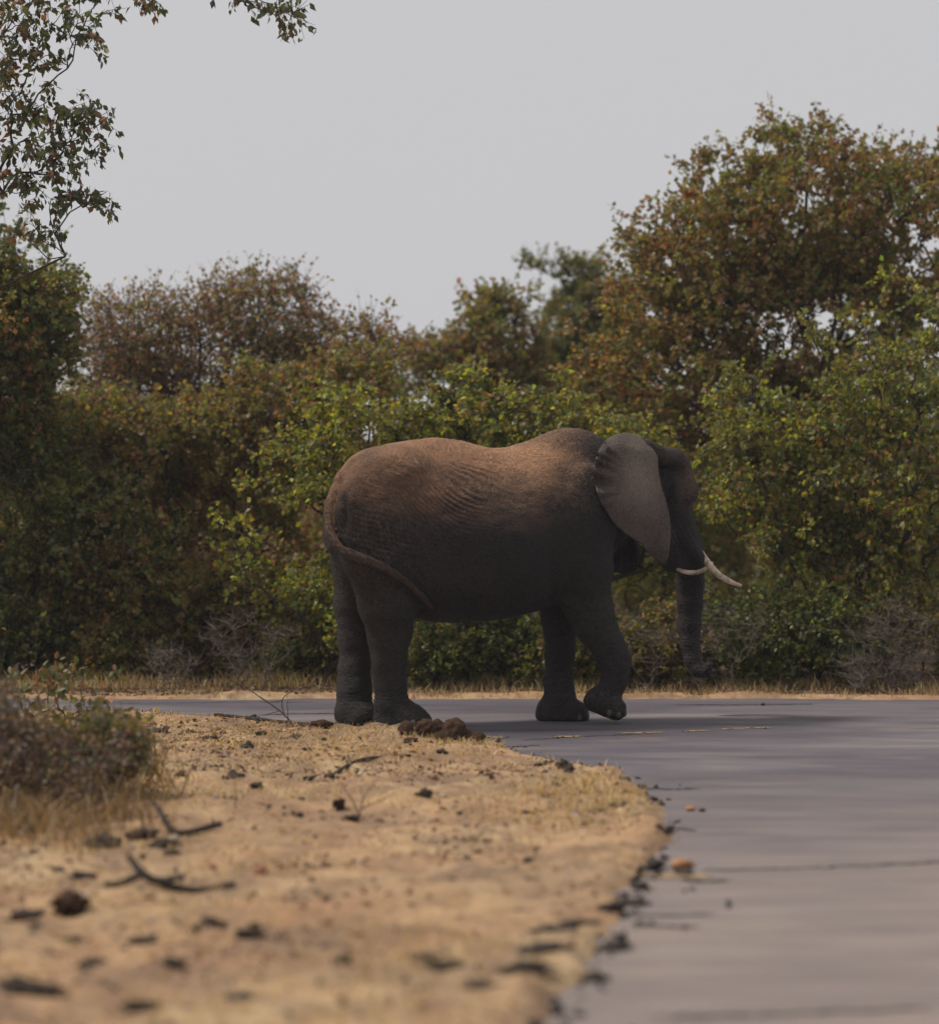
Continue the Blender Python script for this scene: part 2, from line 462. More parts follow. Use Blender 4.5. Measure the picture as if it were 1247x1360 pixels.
# fore legs
chain([(777, 700, 30.14, .31), (775, 755, 30.17, .285), (777, 795, 30.28, .255), (789, 828, 30.30, .215), (806, 856, 30.32, .170), (817, 880, 30.32, .158), (816, 902, 30.32, .138), (809, 922, 30.32, .135)], 0.06, 0.85)
chain([(798, 926, 30.32, .135), (817, 941, 30.28, .11)], 0.04)
cone(W(789, 931, 30.32), W(818, 945, 30.28), .115, .085, 0.04)
chain([(745, 770, 30.85, .26), (744, 820, 30.80, .185), (744, 870, 30.74, .152), (742, 905, 30.70, .138), (744, 928, 30.68, .165)], 0.06, 0.95)
chain([(735, 945, 30.68, .165), (762, 948, 30.62, .15)], 0.05)
cone(W(735, 951, 30.68), W(762, 952, 30.62), .18, .15, 0.03)
# neck and head, turned away from the camera
HY = math.radians(40)
chain([(815, 648, 30.70, .31), (862, 652, 30.90, .29)], 0.12)
ell(W(868, 652, 31.0), (.36, .32, .38), 0.10, HY, tilt=-0.25)
chain([(856, 594, 30.40, .085), (872, 603, 30.50, .095), (893, 611, 30.84, .115), (903, 616, 31.0, .10)], 0.06)     # temple roll
ell(W(899, 643, 31.08), (.15, .20, .26), 0.07, HY, tilt=-0.15)      # forehead
ell(W(916, 654, 30.98), (.085, .06, .13), 0.05, HY, tilt=-0.3)      # brow
ell(W(917, 652, 31.32), (.09, .07, .14), 0.05, HY)
chain([(893, 690, 31.05, .215), (908, 725, 31.20, .185), (918, 748, 31.28, .155)], 0.08)
chain([(872, 705, 30.90, .20), (893, 742, 31.08, .125), (907, 752, 31.2, .08)], 0.07)    # jaw
cone(W(897, 702, 30.92), W(928, 742, 31.06), .06, .075, 0.06)       # tusk sheath
cone(W(885, 630, 30.66), W(888, 695, 30.76), .05, .06, 0.09, sub_op=True)     # hollow of the temple
# trunk
TR = [(916, 745, 31.36, .160), (916, 775, 31.46, .142), (916, 800, 31.48, .132), (915, 830, 31.48, .120), (916, 855, 31.46, .103), (919, 876, 31.42, .080), (926, 890, 31.38, .062), (937, 893, 31.34, .052), (942, 884, 31.32, .042)]
chain(TR, 0.05)

# tail lies on the haunch
def f_at(p):
    i = [int(round((p[k] - LO[k]) / STEP)) for k in range(3)]
    return float(F[i[0], i[1], i[2]]) if all(0 <= i[k] < F.shape[k] for k in range(3)) else 1.0
TAIL = [(474, 616, .075), (457, 636, .070), (447, 652, .064), (440, 667, .060), (437, 684, .058), (437, 700, .056), (441, 715, .054), (451, 728, .051), (466, 736, .052), (485, 742, .048), (505, 751, .043),
        (523, 761, .038), (540, 773, .033), (553, 785, .032), (563, 795, .034), (574, 808, .022)]
tail = []
for i, (px, py, r) in enumerate(TAIL):
    d = 28.8
    while d < 29.75 and f_at(W(px, py, d)) > r * 1.0: d += 0.008
    tail.append([px, py, d, r])
td = np.array([t[2] for t in tail]); td[:6] = (29.72, 29.66, 29.60, 29.53, 29.46, 29.40)
td = np.convolve(np.pad(td, 1, mode='edge'), [.25, .5, .25], 'valid')
off = np.interp(np.arange(len(tail)), [0, 4, 7, 12, 15], [0, 0, 1.1, 1.4, 1.0])
tl = [(a[0], a[1], d - o_ * a[3], a[3]) for a, d, o_ in zip(tail, td, off)]
chain(tl[:3], 0.05); chain(tl[2:], 0.006)

# level the soles
zz = gxs[2][None, None, :].astype(np.float32)
F = np.maximum(F, 0.004 - zz)
F[[0, -1]] = 1; F[:, [0, -1]] = 1; F[:, :, [0, -1]] = 1

def surface_nets(F):
    ins = F < 0
    nx, ny, nz = F.shape
    cnt = np.zeros((nx - 1, ny - 1, nz - 1), np.int8)
    for a in (0, 1):
        for b in (0, 1):
            for c in (0, 1): cnt += ins[a:nx - 1 + a, b:ny - 1 + b, c:nz - 1 + c]
    act = np.argwhere((cnt > 0) & (cnt < 8))
    idx = np.full(cnt.shape, -1, np.int32); idx[tuple(act.T)] = np.arange(len(act))
    S = np.zeros((len(act), 3)); Nn = np.zeros(len(act))
    cor = [(a, b, c) for a in (0, 1) for b in (0, 1) for c in (0, 1)]
    for i, ca in enumerate(cor):
        for cb in cor[i + 1:]:
            if sum(x != y for x, y in zip(ca, cb)) != 1: continue
            fa = F[tuple((act + ca).T)]; fb = F[tuple((act + cb).T)]
            m = (fa < 0) != (fb < 0)
            t = fa[m] / (fa[m] - fb[m])
            S[m] += np.array(ca) + t[:, None] * (np.array(cb) - np.array(ca)); Nn[m] += 1
    V = act + S / Nn[:, None]
    quads = []
    for ax in range(3):
        o1, o2 = [(1, 2), (2, 0), (0, 1)][ax]
        sl0 = [slice(None)] * 3; sl1 = [slice(None)] * 3
        sl0[ax] = slice(0, -1); sl1[ax] = slice(1, None)
        A, B = ins[tuple(sl0)], ins[tuple(sl1)]
        for flip in (False, True):
            e = np.argwhere((A & ~B) if not flip else (~A & B))
            e = e[(e[:, o1] > 0) & (e[:, o2] > 0)]
            c = []
            for da, db in ((1, 1), (0, 1), (0, 0), (1, 0)):
                k = e.copy(); k[:, o1] -= da; k[:, o2] -= db
                c.append(idx[tuple(k.T)])
            qd = np.stack(c, -1)
            quads.append(qd[:, ::-1] if flip else qd)
    return V * STEP + LO, np.concatenate(quads)
V, Q = surface_nets(F)
E = np.concatenate([Q[:, [0, 1]], Q[:, [1, 2]], Q[:, [2, 3]], Q[:, [3, 0]]])
def lap(V, lam):
    S = np.zeros_like(V); n = np.zeros(len(V))
    for a, b in ((0, 1), (1, 0)):
        for k in range(3): S[:, k] += np.bincount(E[:, a], V[E[:, b], k], len(V))
        n += np.bincount(E[:, a], minlength=len(V))
    return V + lam * (S / n[:, None] - V)
for _ in range(3): V = lap(V, 0.5)
def normals(V):
    n = np.cross(V[Q[:, 2]] - V[Q[:, 0]], V[Q[:, 3]] - V[Q[:, 1]])
    out = np.zeros_like(V)
    for c in range(4):
        for k in range(3): out[:, k] += np.bincount(Q[:, c], n[:, k], len(V))
    return out / (np.linalg.norm(out, axis=1)[:, None] + 1e-9)
Nv = normals(V)
# photo columns / rows of every vertex, used to lay folds and dust on the hide
vpx = 623.5 + V[:, 0] / V[:, 1] * FPX; vpy = HOR + (EYE - V[:, 2]) / V[:, 1] * FPX
bodym = np.clip((vpy - 560) / 30, 0, 1)
low = np.clip((0.02 + V[:, 2]) / 0.08, 0, 1)
def gs(cx, cy, rx, ry): return np.exp(-((vpx - cx) / rx) ** 2 - ((vpy - cy) / ry) ** 2)
tk = 1 - 0.75 * np.clip((vpx - 885) / 15, 0, 1)
disp = (0.012 * fbm(V, 2.6, 3, 3) + 0.006 * fbm(V, 9, 8, 2)) * tk
x_, z_ = V[:, 0], V[:, 2]
# hip folds sweeping down from the hip bone to the flank, wrinkles at ankles, wrists and trunk
wv = z_ + 0.42 * np.tanh((vpx - 575) / 45) * np.clip((760 - vpy) / 80, 0, 1) + 0.10 * fbm(V, 2.2, 51, 2)
disp += 0.0065 * gs(605, 652, 75, 62) * np.clip(.65 + .7 * vnoise(V, 4, 58), 0, 1.1) * np.sin(wv * 95 + 3.2 * fbm(V, 4.0, 52, 2))
disp += 0.006 * gs(500, 735, 60, 45) * np.sin((z_ + .25 * x_) * 120 + 3 * vnoise(V, 7, 53))
disp += 0.006 * (gs(528, 928, 40, 12) + gs(815, 880, 26, 34) + .5 * gs(745, 880, 40, 30) + .6 * gs(470, 930, 40, 18)) * np.sin(z_ * 150 + 3 * vnoise(V, 6, 54))
disp += 0.006 * np.clip((vpx - 890) / 8, 0, 1) * np.clip((vpy - 762) / 10, 0, 1) * np.sin(z_ * 190 + 1.2 * vnoise(V, 8, 55))
disp += 0.006 * gs(790, 640, 40, 60) * np.sin((z_ * .6 + x_) * 75 + 3 * vnoise(V, 5, 56))
disp += 0.005 * gs(905, 715, 25, 35) * np.sin((z_ * .5 + x_) * 110 + 2 * vnoise(V, 6, 57))
disp -= 0.045 * gs(456, 688, 4.5, 26) * (Nv[:, 1] < -.3) + 0.03 * gs(545, 690, 18, 50) + 0.03 * gs(733, 770, 8, 60)
V = V + Nv * (disp * low)[:, None]
V[:, 2] = np.maximum(V[:, 2], 0.004)
Nv = normals(V)
dust = np.clip((Nv[:, 2] - 0.05) / 0.75, 0, 1) * np.clip((800 - vpx) / 90, 0, 1) * np.clip((V[:, 2] - 1.55) / 0.7, 0, 1)
dust = dust * np.clip(0.8 + 0.5 * fbm(V, 2.0, 61, 3), 0, 1.2) + 0.65 * gs(650, 603, 80, 17) + 0.35 * gs(540, 640, 60, 40) + .30 * gs(917, 640, 12, 28) + .12 * gs(885, 604, 22, 12)
tc_ = np.array([W(*a[:3]) for a in tl[3:]]); tr_ = np.array([a[3] for a in tl[3:]])
for a, b, r_ in zip(tc_[:-1], tc_[1:], tr_):                     # tail tinted lighter so it stands out from the thigh
    w_ = V - a; t_ = np.clip((w_ @ (b - a)) / ((b - a) @ (b - a)), 0, 1)
    dust = np.maximum(dust, 0.13 * (np.linalg.norm(w_ - t_[:, None] * (b - a), axis=1) < r_ * 1.12))
me = mesh_np('elephant_body', V, Q)
vattr(me, 'dust', np.clip(dust, 0, 1))
vvec(me, 'flow', np.c_[x_ + 0.2 * z_, wv * 1.0, V[:, 1]])

def skin_mat(name, c1, c2, dustc, ear=False):
    m, nt, out = new_mat(name)
    tc = N(nt, 'ShaderNodeTexCoord').outputs['Object']
    fl = N(nt, 'ShaderNodeAttribute', attribute_name='flow').outputs['Vector']
    du = N(nt, 'ShaderNodeAttribute', attribute_name='dust').outputs['Fac']
    big = noise_out(nt, tc, 2.2, 4, 0.6)
    wr = noise_out(nt, mapped(nt, tc if ear else fl, (26, 26, 26) if ear else (25, 40, 25)), 1.0, 3, 0.6, 1.0)
    vo = N(nt, 'ShaderNodeTexVoronoi', feature='DISTANCE_TO_EDGE'); vo.inputs['Scale'].default_value = 1.0
    wp = N(nt, 'ShaderNodeVectorMath', operation='ADD')
    nz = N(nt, 'ShaderNodeTexNoise'); nz.inputs['Scale'].default_value = 9; nt.links.new(tc, nz.inputs['Vector'])
    sc = N(nt, 'ShaderNodeVectorMath', operation='SCALE'); sc.inputs['Scale'].default_value = 2.2
    nt.links.new(nz.outputs['Color'], sc.inputs[0])
    nt.links.new(mapped(nt, tc if ear else fl, (30, 30, 30) if ear else (30, 42, 30)), wp.inputs[0]); nt.links.new(sc.outputs[0], wp.inputs[1])
    nt.links.new(wp.outputs[0], vo.inputs['Vector'])
    crack = ramp(nt, vo.outputs['Distance'], [(0.0, (0, 0, 0)), (0.16, (1, 1, 1))])
    fine = noise_out(nt, tc, 60, 3, 0.7)
    c = ramp(nt, big, [(0.3, c1), (0.7, c2)])
    c = mixc(nt, du, c, dustc)
    c = mixc(nt, 0.3 if ear else 0.5, c, ramp(nt, wr, [(0.34, (0.32, 0.30, 0.30)), (0.50, (1, 1, 1)), (0.7, (1.45, 1.4, 1.34))]), 'MULTIPLY')
    fill = N(nt, 'ShaderNodeMapRange'); nt.links.new(du, fill.inputs['Value'])          # dust fills the cracks
    fill.inputs['To Min'].default_value = 0.35 if ear else 0.52; fill.inputs['To Max'].default_value = 0.08
    c = mixc(nt, fill.outputs[0], c, crack, 'MULTIPLY')
    b = bump(nt, wr, 0.35 if ear else 0.9, 0.035); b = bump(nt, crack, 0.4 if ear else 0.6, 0.016, b); b = bump(nt, fine, 0.3, 0.006, b)
    principled(nt, out, c, 0.75, 0.22, b)
    return m
MSKIN = skin_mat('elephant_hide', (0.034, 0.029, 0.029), (0.054, 0.045, 0.043), (0.36, 0.195, 0.110))
MEAR = skin_mat('elephant_ear_hide', (0.060, 0.047, 0.043), (0.108, 0.085, 0.074), (0.24, 0.183, 0.14), True)

ele = thing('elephant', 'grey adult elephant with reddish dust on its back walking across the road', 'elephant', (0.1, 30.2, 0))
OFF = -np.array((0.1, 30.2, 0))
body = obj('body', me, MSKIN, ele, OFF)

def sheet(name, outline, dfun, mat, thick=0.03, nr=14, na=96, seed=3, center=None, flow_c=None):
    """ear: a rippled sheet inside an outline given in photo columns / rows; dfun gives its distance"""
    O = np.array(outline, float)
    Oc = np.r_[O, O[:1]]
    # closed Catmull-Rom
    n = len(O); t = np.linspace(0, n, na, endpoint=False); i = t.astype(int); f = (t - i)[:, None]
    p0, p1, p2, p3 = O[(i - 1) % n], O[i % n], O[(i + 1) % n], O[(i + 2) % n]
    B = 0.5 * ((2 * p1) + (-p0 + p2) * f + (2 * p0 - 5 * p1 + 4 * p2 - p3) * f ** 2 + (-p0 + 3 * p1 - 3 * p2 + p3) * f ** 3)
    c = np.array(center if center else O.mean(0))
    pts, rad, ang = [c], [0.0], [0.0]
    for k in range(1, nr + 1):
        r = (k / nr) ** 0.85
        for j in range(na): pts.append(c + (B[j] - c) * r); rad.append(r); ang.append(j / na)
    pts, rad, ang = np.array(pts), np.array(rad), np.array(ang)
    d = dfun(pts[:, 0], pts[:, 1], rad, ang)
    V = np.stack([(pts[:, 0] - 623.5) / FPX * d, d, EYE + (HOR - pts[:, 1]) / FPX * d], -1)
    T = [(0, 1 + (j + 1) % na, 1 + j) for j in range(na)]
    Qd = [(1 + k * na + j, 1 + k * na + (j + 1) % na, 1 + (k + 1) * na + (j + 1) % na, 1 + (k + 1) * na + j) for k in range(nr - 1) for j in range(na)]
    nV = len(V); th = thick * np.clip(1.15 - rad, 0.25, 1)
    Vb = V.copy(); Vb[:, 1] += th
    T2 = [tuple(nV + x for x in t_[::-1]) for t_ in T]
    Q2 = [tuple(nV + x for x in q_[::-1]) for q_ in Qd]
    r0 = 1 + (nr - 1) * na
    Qs = [(r0 + j, r0 + (j + 1) % na, nV + r0 + (j + 1) % na, nV + r0 + j) for j in range(na)]
    Qa = np.array([q_[::-1] for q_ in Qd] + [q_[::-1] for q_ in Q2] + [q_[::-1] for q_ in Qs]); Ta = np.array([t_[::-1] for t_ in T] + [t_[::-1] for t_ in T2])
    me = mesh_np(name, np.r_[V, Vb], Qa, Ta)
    fc = flow_c if flow_c else c
    P2 = np.r_[pts, pts]
    a2 = np.arctan2(P2[:, 1] - fc[1], P2[:, 0] - fc[0]); r2 = np.hypot(*(P2 - fc).T) / 133
    vvec(me, 'flow', np.c_[r2 * 0.7, a2 * 0.35, np.zeros(len(P2))])
    rr = np.r_[rad, rad]
    vattr(me, 'dust', np.clip(np.exp(-((P2[:, 0] - 852) / 30) ** 2 - ((P2[:, 1] - 635) / 45) ** 2) * 0.9, 0, 1))
    o = obj(name, me, mat, ele, OFF)
    return o
EAR = [(872, 604), (858, 587), (842, 577), (824, 575), (806, 583), (794, 600), (788, 622), (790, 640), (793, 656), (803, 676), (818, 698), (836, 713),
       (850, 722), (861, 735), (874, 746), (882, 750), (887, 742), (890, 718), (890, 694), (885, 668), (877, 642), (874, 622)]
def ear_d(px, py, rad, ang):
    t = (px - 790) / 100.0
    d = 29.85 + 0.58 * t + 0.12 * np.clip((600 - py) / 25, 0, 1) ** 1.5
    d = d - 0.10 * np.sin(np.clip(t, 0, 1) * math.pi) * np.sin(np.clip((py - 575) / 175, 0, 1) * math.pi)
    a = np.arctan2(py - 640, px - 872)
    w = np.clip((rad - 0.25) / 0.75, 0, 1) * np.clip((845 - px) / 45, 0, 1) * np.clip((690 - py) / 40, 0, 1)
    d = d + 0.062 * w * np.sin(np.mod(a, 2 * math.pi) * 30 + 2.5 * np.sin(a * 7) + 0.05 * px) + 0.010 * w * np.sin(a * 57 + 1 + .1 * py)
    d = d + 0.016 * np.sin(px * 0.11 + py * 0.06) * rad + 0.012 * np.sin(px * .05 - py * .13 + 1) * np.clip((860 - px) / 60, 0, 1)
    d = d + 0.10 * np.clip((rad - 0.72) / 0.28, 0, 1) ** 2 * np.clip((612 - py) / 20, 0, 1)
    d = d - 0.09 * np.exp(-((px - 884) / 14) ** 2 - ((py - 715) / 40) ** 2)
    return d
sheet('ear', EAR, ear_d, MEAR, center=(838, 655), flow_c=(868, 612))
FAR_EAR = [(838, 610), (805, 615), (785, 640), (778, 690), (785, 730), (805, 754), (822, 761), (838, 761), (848, 752), (850, 735), (848, 715), (858, 690), (862, 650)]
fe = sheet('ear', FAR_EAR, lambda px, py, rad, ang: 31.12 - 0.10 * (px - 800) / 60 + 0.03 * np.sin(py * .08 + ang * 20) * rad, MSKIN, center=(830, 690))

def tube(pts, radii, sides=12, nper=8):
    """smooth tapered tube along a curve"""
    P = np.array(pts, float); R = np.array(radii, float); n = len(P)
    t = np.linspace(0, n - 1, (n - 1) * nper + 1); i = np.minimum(t.astype(int), n - 2); f = (t - i)[:, None]
    g_ = lambda k: P[np.clip(k, 0, n - 1)]
    C = 0.5 * (2 * g_(i) + (g_(i + 1) - g_(i - 1)) * f + (2 * g_(i - 1) - 5 * g_(i) + 4 * g_(i + 1) - g_(i + 2)) * f ** 2 + (-g_(i - 1) + 3 * g_(i) - 3 * g_(i + 1) + g_(i + 2)) * f ** 3)
    r = np.interp(t, np.arange(n), R)
    T = np.gradient(C, axis=0); T /= np.linalg.norm(T, axis=1)[:, None] + 1e-12
    up = np.array((0.31, 0.2, 0.93)); A = np.cross(T, up); A /= np.linalg.norm(A, axis=1)[:, None] + 1e-9; B = np.cross(T, A)
    th = np.arange(sides) / sides * 2 * math.pi
    V = (C[:, None] + r[:, None, None] * (np.cos(th)[None, :, None] * A[:, None] + np.sin(th)[None, :, None] * B[:, None])).reshape(-1, 3)
    m = len(C); k = np.arange(m - 1)[:, None] * sides; j = np.arange(sides)[None]; j2 = (j + 1) % sides
    Q = np.stack([k + j, k + sides + j, k + sides + j2, k + j2], -1).reshape(-1, 4)
    V = np.r_[V, C[:1], C[-1:]]; e = len(V)
    Tt = [(e - 2, a, (a + 1) % sides) for a in range(sides)] + [(e - 1, (m - 1) * sides + (a + 1) % sides, (m - 1) * sides + a) for a in range(sides)]
    return V, Q, np.array(Tt)
def ivory():
    m, nt, out = new_mat('stained_ivory')
    tc = N(nt, 'ShaderNodeTexCoord').outputs['Object']
    c = ramp(nt, noise_out(nt, tc, 14, 5, 0.7), [(0.35, (0.20, 0.13, 0.09)), (0.5, (0.56, 0.43, 0.32)), (0.7, (0.72, 0.60, 0.47))])
    principled(nt, out, c, 0.45, 0.4, bump(nt, noise_out(nt, tc, 30, 3, 0.6), 0.3, 0.006))
    return m
MIV = ivory()
obj('tusk', mesh_np('tusk', *tube([W(924, 726, 31.14), W(936, 743, 31.05), W(950, 760, 31.06), (W(966, 771, 31.1)), W(984, 778, 31.16)], [.036, .038, .036, .031, .016])), MIV, ele, OFF)
obj('tusk', mesh_np('tusk', *tube([W(892, 749, 31.04), W(903, 757.5, 31.0), W(919, 760.5, 31.02), W(934, 757, 31.10), W(946, 747, 31.22)], [.014, .022, .026, .024, .010])), MIV, ele, OFF)

def blob(r, seed=0, sub=3, amp=0.0, sc=1.0):
    """uneven rounded lump, radii r"""
    import bmesh
    bm = bmesh.new(); bmesh.ops.create_icosphere(bm, subdivisions=sub, radius=1)
    V = np.array([v.co[:] for v in bm.verts]); T = np.array([[v.index for v in f.verts] for f in bm.faces]); bm.free()
    if amp: V = V * (1 + amp * fbm(V + seed * 7.3, sc, seed, 3))[:, None]
    return V * np.array(r), T
MEYE = plain_mat('dark_eye', (0.012, 0.008, 0.006), (0.03, 0.018, 0.012), 30, 0.15, 0.0)
MNAIL = plain_mat('toenail', (0.07, 0.058, 0.05), (0.11, 0.09, 0.078), 20, 0.6)
v, t = blob((.022, .022, .022)); obj('eye', mesh_np('eye', v, None, t), MEYE, ele, W(917, 669, 31.0) + OFF)
for px, py, d, sx in ((570, 956, 29.60, .03), (562, 959, 29.50, .03), (549, 961, 29.48, .03), (829, 947, 30.26, .026), (821, 949, 30.19, .026), (809, 947, 30.18, .026), (779, 951, 30.56, .03), (769, 953, 30.49, .03)):
    v, t = blob((sx, sx, .04), 1, 2); obj('toenail', mesh_np('toenail', v, None, t), MNAIL, ele, W(px, py, d) + OFF)

# ------------------------------------------------------------------ trees and bushes
def bark_mat(name, c1, c2):
    m, nt, out = new_mat(name)
    tc = N(nt, 'ShaderNodeTexCoord').outputs['Object']
    h = noise_out(nt, mapped(nt, tc, (30, 30, 7)), 1.0, 5, 0.7)
    c = ramp(nt, h, [(0.35, c1), (0.65, c2)])
    principled(nt, out, c, 0.9, 0.15, bump(nt, h, 0.8, 0.03))
    return m
MBARK = bark_mat('dark_bark', (0.035, 0.028, 0.024), (0.085, 0.068, 0.056))
MGREY = bark_mat('grey_dead_wood', (0.09, 0.072, 0.062), (0.20, 0.165, 0.14))
MLEAF = leaf_mat('leaves', 0.5)
MDIMLEAF = leaf_mat('dry_and_dimmed_leaves', 0.2)
MSTRAW = leaf_mat('straw', 0.25)

# leaf colours
OLIVE, GREEN, LIME, DARK = (0.195, 0.170, 0.050), (0.140, 0.160, 0.040), (0.275, 0.275, 0.040), (0.090, 0.105, 0.044)
RUST, OCHRE, MAUVE, BROWN, YEL = (0.265, 0.120, 0.060), (0.30, 0.195, 0.060), (0.225, 0.140, 0.125), (0.205, 0.138, 0.075), (0.42, 0.36, 0.07)

def skeleton(base, pts, bf=0.45, r_tip=0.006, expo=2.3, rmax=0.2):
    """joins crown points to the nearest limb so that every limb leads back to the base"""
    pts = np.asarray(pts, float); base = np.asarray(base, float)
    order = np.argsort(np.linalg.norm((pts - base) * (1, 1, 1.15), axis=1))
    P = [base]; par = [-1]; plen = [0.0]
    A = np.zeros((len(pts) + 1, 3)); L = np.zeros(len(pts) + 1); A[0] = base; n = 1
    for i in order:
        p = pts[i]
        dv = p - A[:n]; d = np.linalg.norm(dv, axis=1)
        cost = d + bf * L[:n] + 0.5 * np.maximum(0, -dv[:, 2])
        j = int(np.argmin(cost)); A[n] = p; L[n] = L[j] + d[j]; par.append(j); n += 1
    par = np.array(par)
    w = np.zeros(n)
    kids = np.bincount(par[1:], minlength=n)
    for i in range(n - 1, 0, -1):
        if kids[i] == 0: w[i] = 1
        w[par[i]] += w[i]
    r = np.minimum(r_tip * np.maximum(w, 1) ** (1 / expo), rmax)
    return A, par, r, kids
def limbs_mesh(name, A, par, r, sides=5, seed=0, sag=0.06, rmin=0.0, base_flare=1.4):
    rg = np.random.default_rng(seed)
    idx = np.arange(1, len(A)); idx = idx[r[idx] >= rmin]
    a = A[par[idx]]; b = A[idx]; ra = np.minimum(r[par[idx]], r[idx] * 1.35); rb = r[idx]
    ra = np.where(par[idx] == 0, ra * base_flare, ra)
    L = np.linalg.norm(b - a, axis=1)[:, None]
    mid1 = a * 0.66 + b * 0.34 + rg.normal(0, sag, a.shape) * L
    mid2 = a * 0.33 + b * 0.67 + rg.normal(0, sag, a.shape) * L
    S = [(a, ra), (mid1, ra * .66 + rb * .34), (mid2, ra * .33 + rb * .67), (b, rb)]
    T = (b - a) / (L + 1e-9)
    up = np.where(np.abs(T[:, 2:3]) > 0.9, np.array((1., 0, 0)), np.array((0, 0, 1.)))
    X = np.cross(T, up); X /= np.linalg.norm(X, axis=1)[:, None] + 1e-9; Y = np.cross(T, X)
    th = np.arange(sides) / sides * 2 * math.pi
    V = []
    for c, rr in S:
        V.append(c[:, None] + rr[:, None, None] * (np.cos(th)[None, :, None] * X[:, None] + np.sin(th)[None, :, None] * Y[:, None]))
    V = np.stack(V, 1)                                     # edges, 4, sides, 3
    m = len(idx); o = np.arange(m)[:, None, None] * 4 * sides + np.arange(3)[None, :, None] * sides
    j = np.arange(sides)[None, None]; j2 = (j + 1) % sides
    Q = np.stack([o + j, o + j2, o + sides + j2, o + sides + j], -1).reshape(-1, 4)
    return mesh_np(name, V.reshape(-1, 3), Q)
def leaf_rows(anchors, dirs, rg, n_sub, n_leaf, sub_len, size, droop):
    """side twigs on each anchor with leaves along them -> leaf frames and twig segments"""
    M = len(anchors)
    a = np.repeat(anchors, n_sub, 0); dd = np.repeat(dirs, n_sub, 0)
    v = rg.normal(0, 1, a.shape); v /= np.linalg.norm(v, axis=1)[:, None]
    td = dd * 0.7 + v * 0.85; td[:, 2] += 0.12; td /= np.linalg.norm(td, axis=1)[:, None]
    ln = sub_len * rg.uniform(0.55, 1.25, len(a))[:, None]
    tw0, tw1 = a, a + td * ln; tw1[:, 2] -= droop * 0.25 * ln[:, 0]
    k = len(a)
    t = rg.uniform(0.12, 1.05, (k, n_leaf, 1))
    p = tw0[:, None] + (tw1 - tw0)[:, None] * t + rg.normal(0, 0.018, (k, n_leaf, 3))
    ld = td[:, None] * 0.35 + rg.normal(0, 0.55, (k, n_leaf, 3)); ld[..., 2] -= droop
    ld /= np.linalg.norm(ld, axis=2)[..., None]
    clump = np.repeat(np.arange(M), n_sub * n_leaf)
    L = size * rg.uniform(0.6, 1.25, (k, n_leaf, 1))
    return p.reshape(-1, 3), ld.reshape(-1, 3), L.reshape(-1, 1), clump, tw0, tw1
def leaf_geo(p, d, L, rg, wid=0.42):
    n = len(p)
    s = np.cross(d, rg.normal(0, 1, (n, 3))); s /= np.linalg.norm(s, axis=1)[:, None] + 1e-9
    nn = np.cross(d, s)
    mid = p + d * L * 0.45
    V = np.stack([p, mid + s * L * wid + nn * L * 0.12, p + d * L, mid - s * L * wid + nn * L * 0.12], 1).reshape(-1, 3)
    o = np.arange(n)[:, None] * 4
    T = np.concatenate([o + (0, 1, 2), o + (0, 2, 3)], 1).reshape(-1, 3)
    return V, T
def twig_geo(a, b, r0, r1):
    T = b - a; T = T / (np.linalg.norm(T, axis=1)[:, None] + 1e-9)
    X = np.cross(T, (0.3, 0.5, 0.81)); X /= np.linalg.norm(X, axis=1)[:, None] + 1e-9; Y = np.cross(T, X)
    th = np.arange(3) / 3 * 2 * math.pi
    ring = lambda c, r: c[:, None] + r * (np.cos(th)[None, :, None] * X[:, None] + np.sin(th)[None, :, None] * Y[:, None])
    V = np.stack([ring(a, r0), ring(b, r1)], 1).reshape(-1, 3)
    o = np.arange(len(a))[:, None] * 6; j = np.arange(3)[None]; j2 = (j + 1) % 3
    Q = np.stack([o + j, o + j2, o + 3 + j2, o + 3 + j], -1).reshape(-1, 4)
    return V, Q
def leaf_cols(clump, pos, pal, rg, seed, spread=0.35):
    """each clump leans to one colour of the palette, single leaves stray from it"""
    cols = np.array([p[0] for p in pal]); w = np.array([p[1] for p in pal], float); cw = np.cumsum(w / w.sum())
    nz = vnoise(pos, 1.1, seed) * 0.5 + 0.5
    M = clump.max() + 1
    pick_c = np.searchsorted(cw, np.clip(rg.random(M), 0, .9999))[clump]
    pick_l = np.searchsorted(cw, np.clip(rg.random(len(clump)), 0, .9999))
    pick_n = np.searchsorted(cw, np.clip((nz - 0.5) * 1.5 + 0.5, 0, .9999))
    u = rg.random(len(clump))
    pick = np.where(u < spread, pick_l, np.where(u < spread + 0.35, pick_c, pick_n))
    c = cols[pick] * rg.uniform(0.72, 1.3, (len(clump), 1)) * (1 + 0.12 * rg.normal(0, 1, (len(clump), 3)))
    return np.clip(c, 0.008, 0.5)

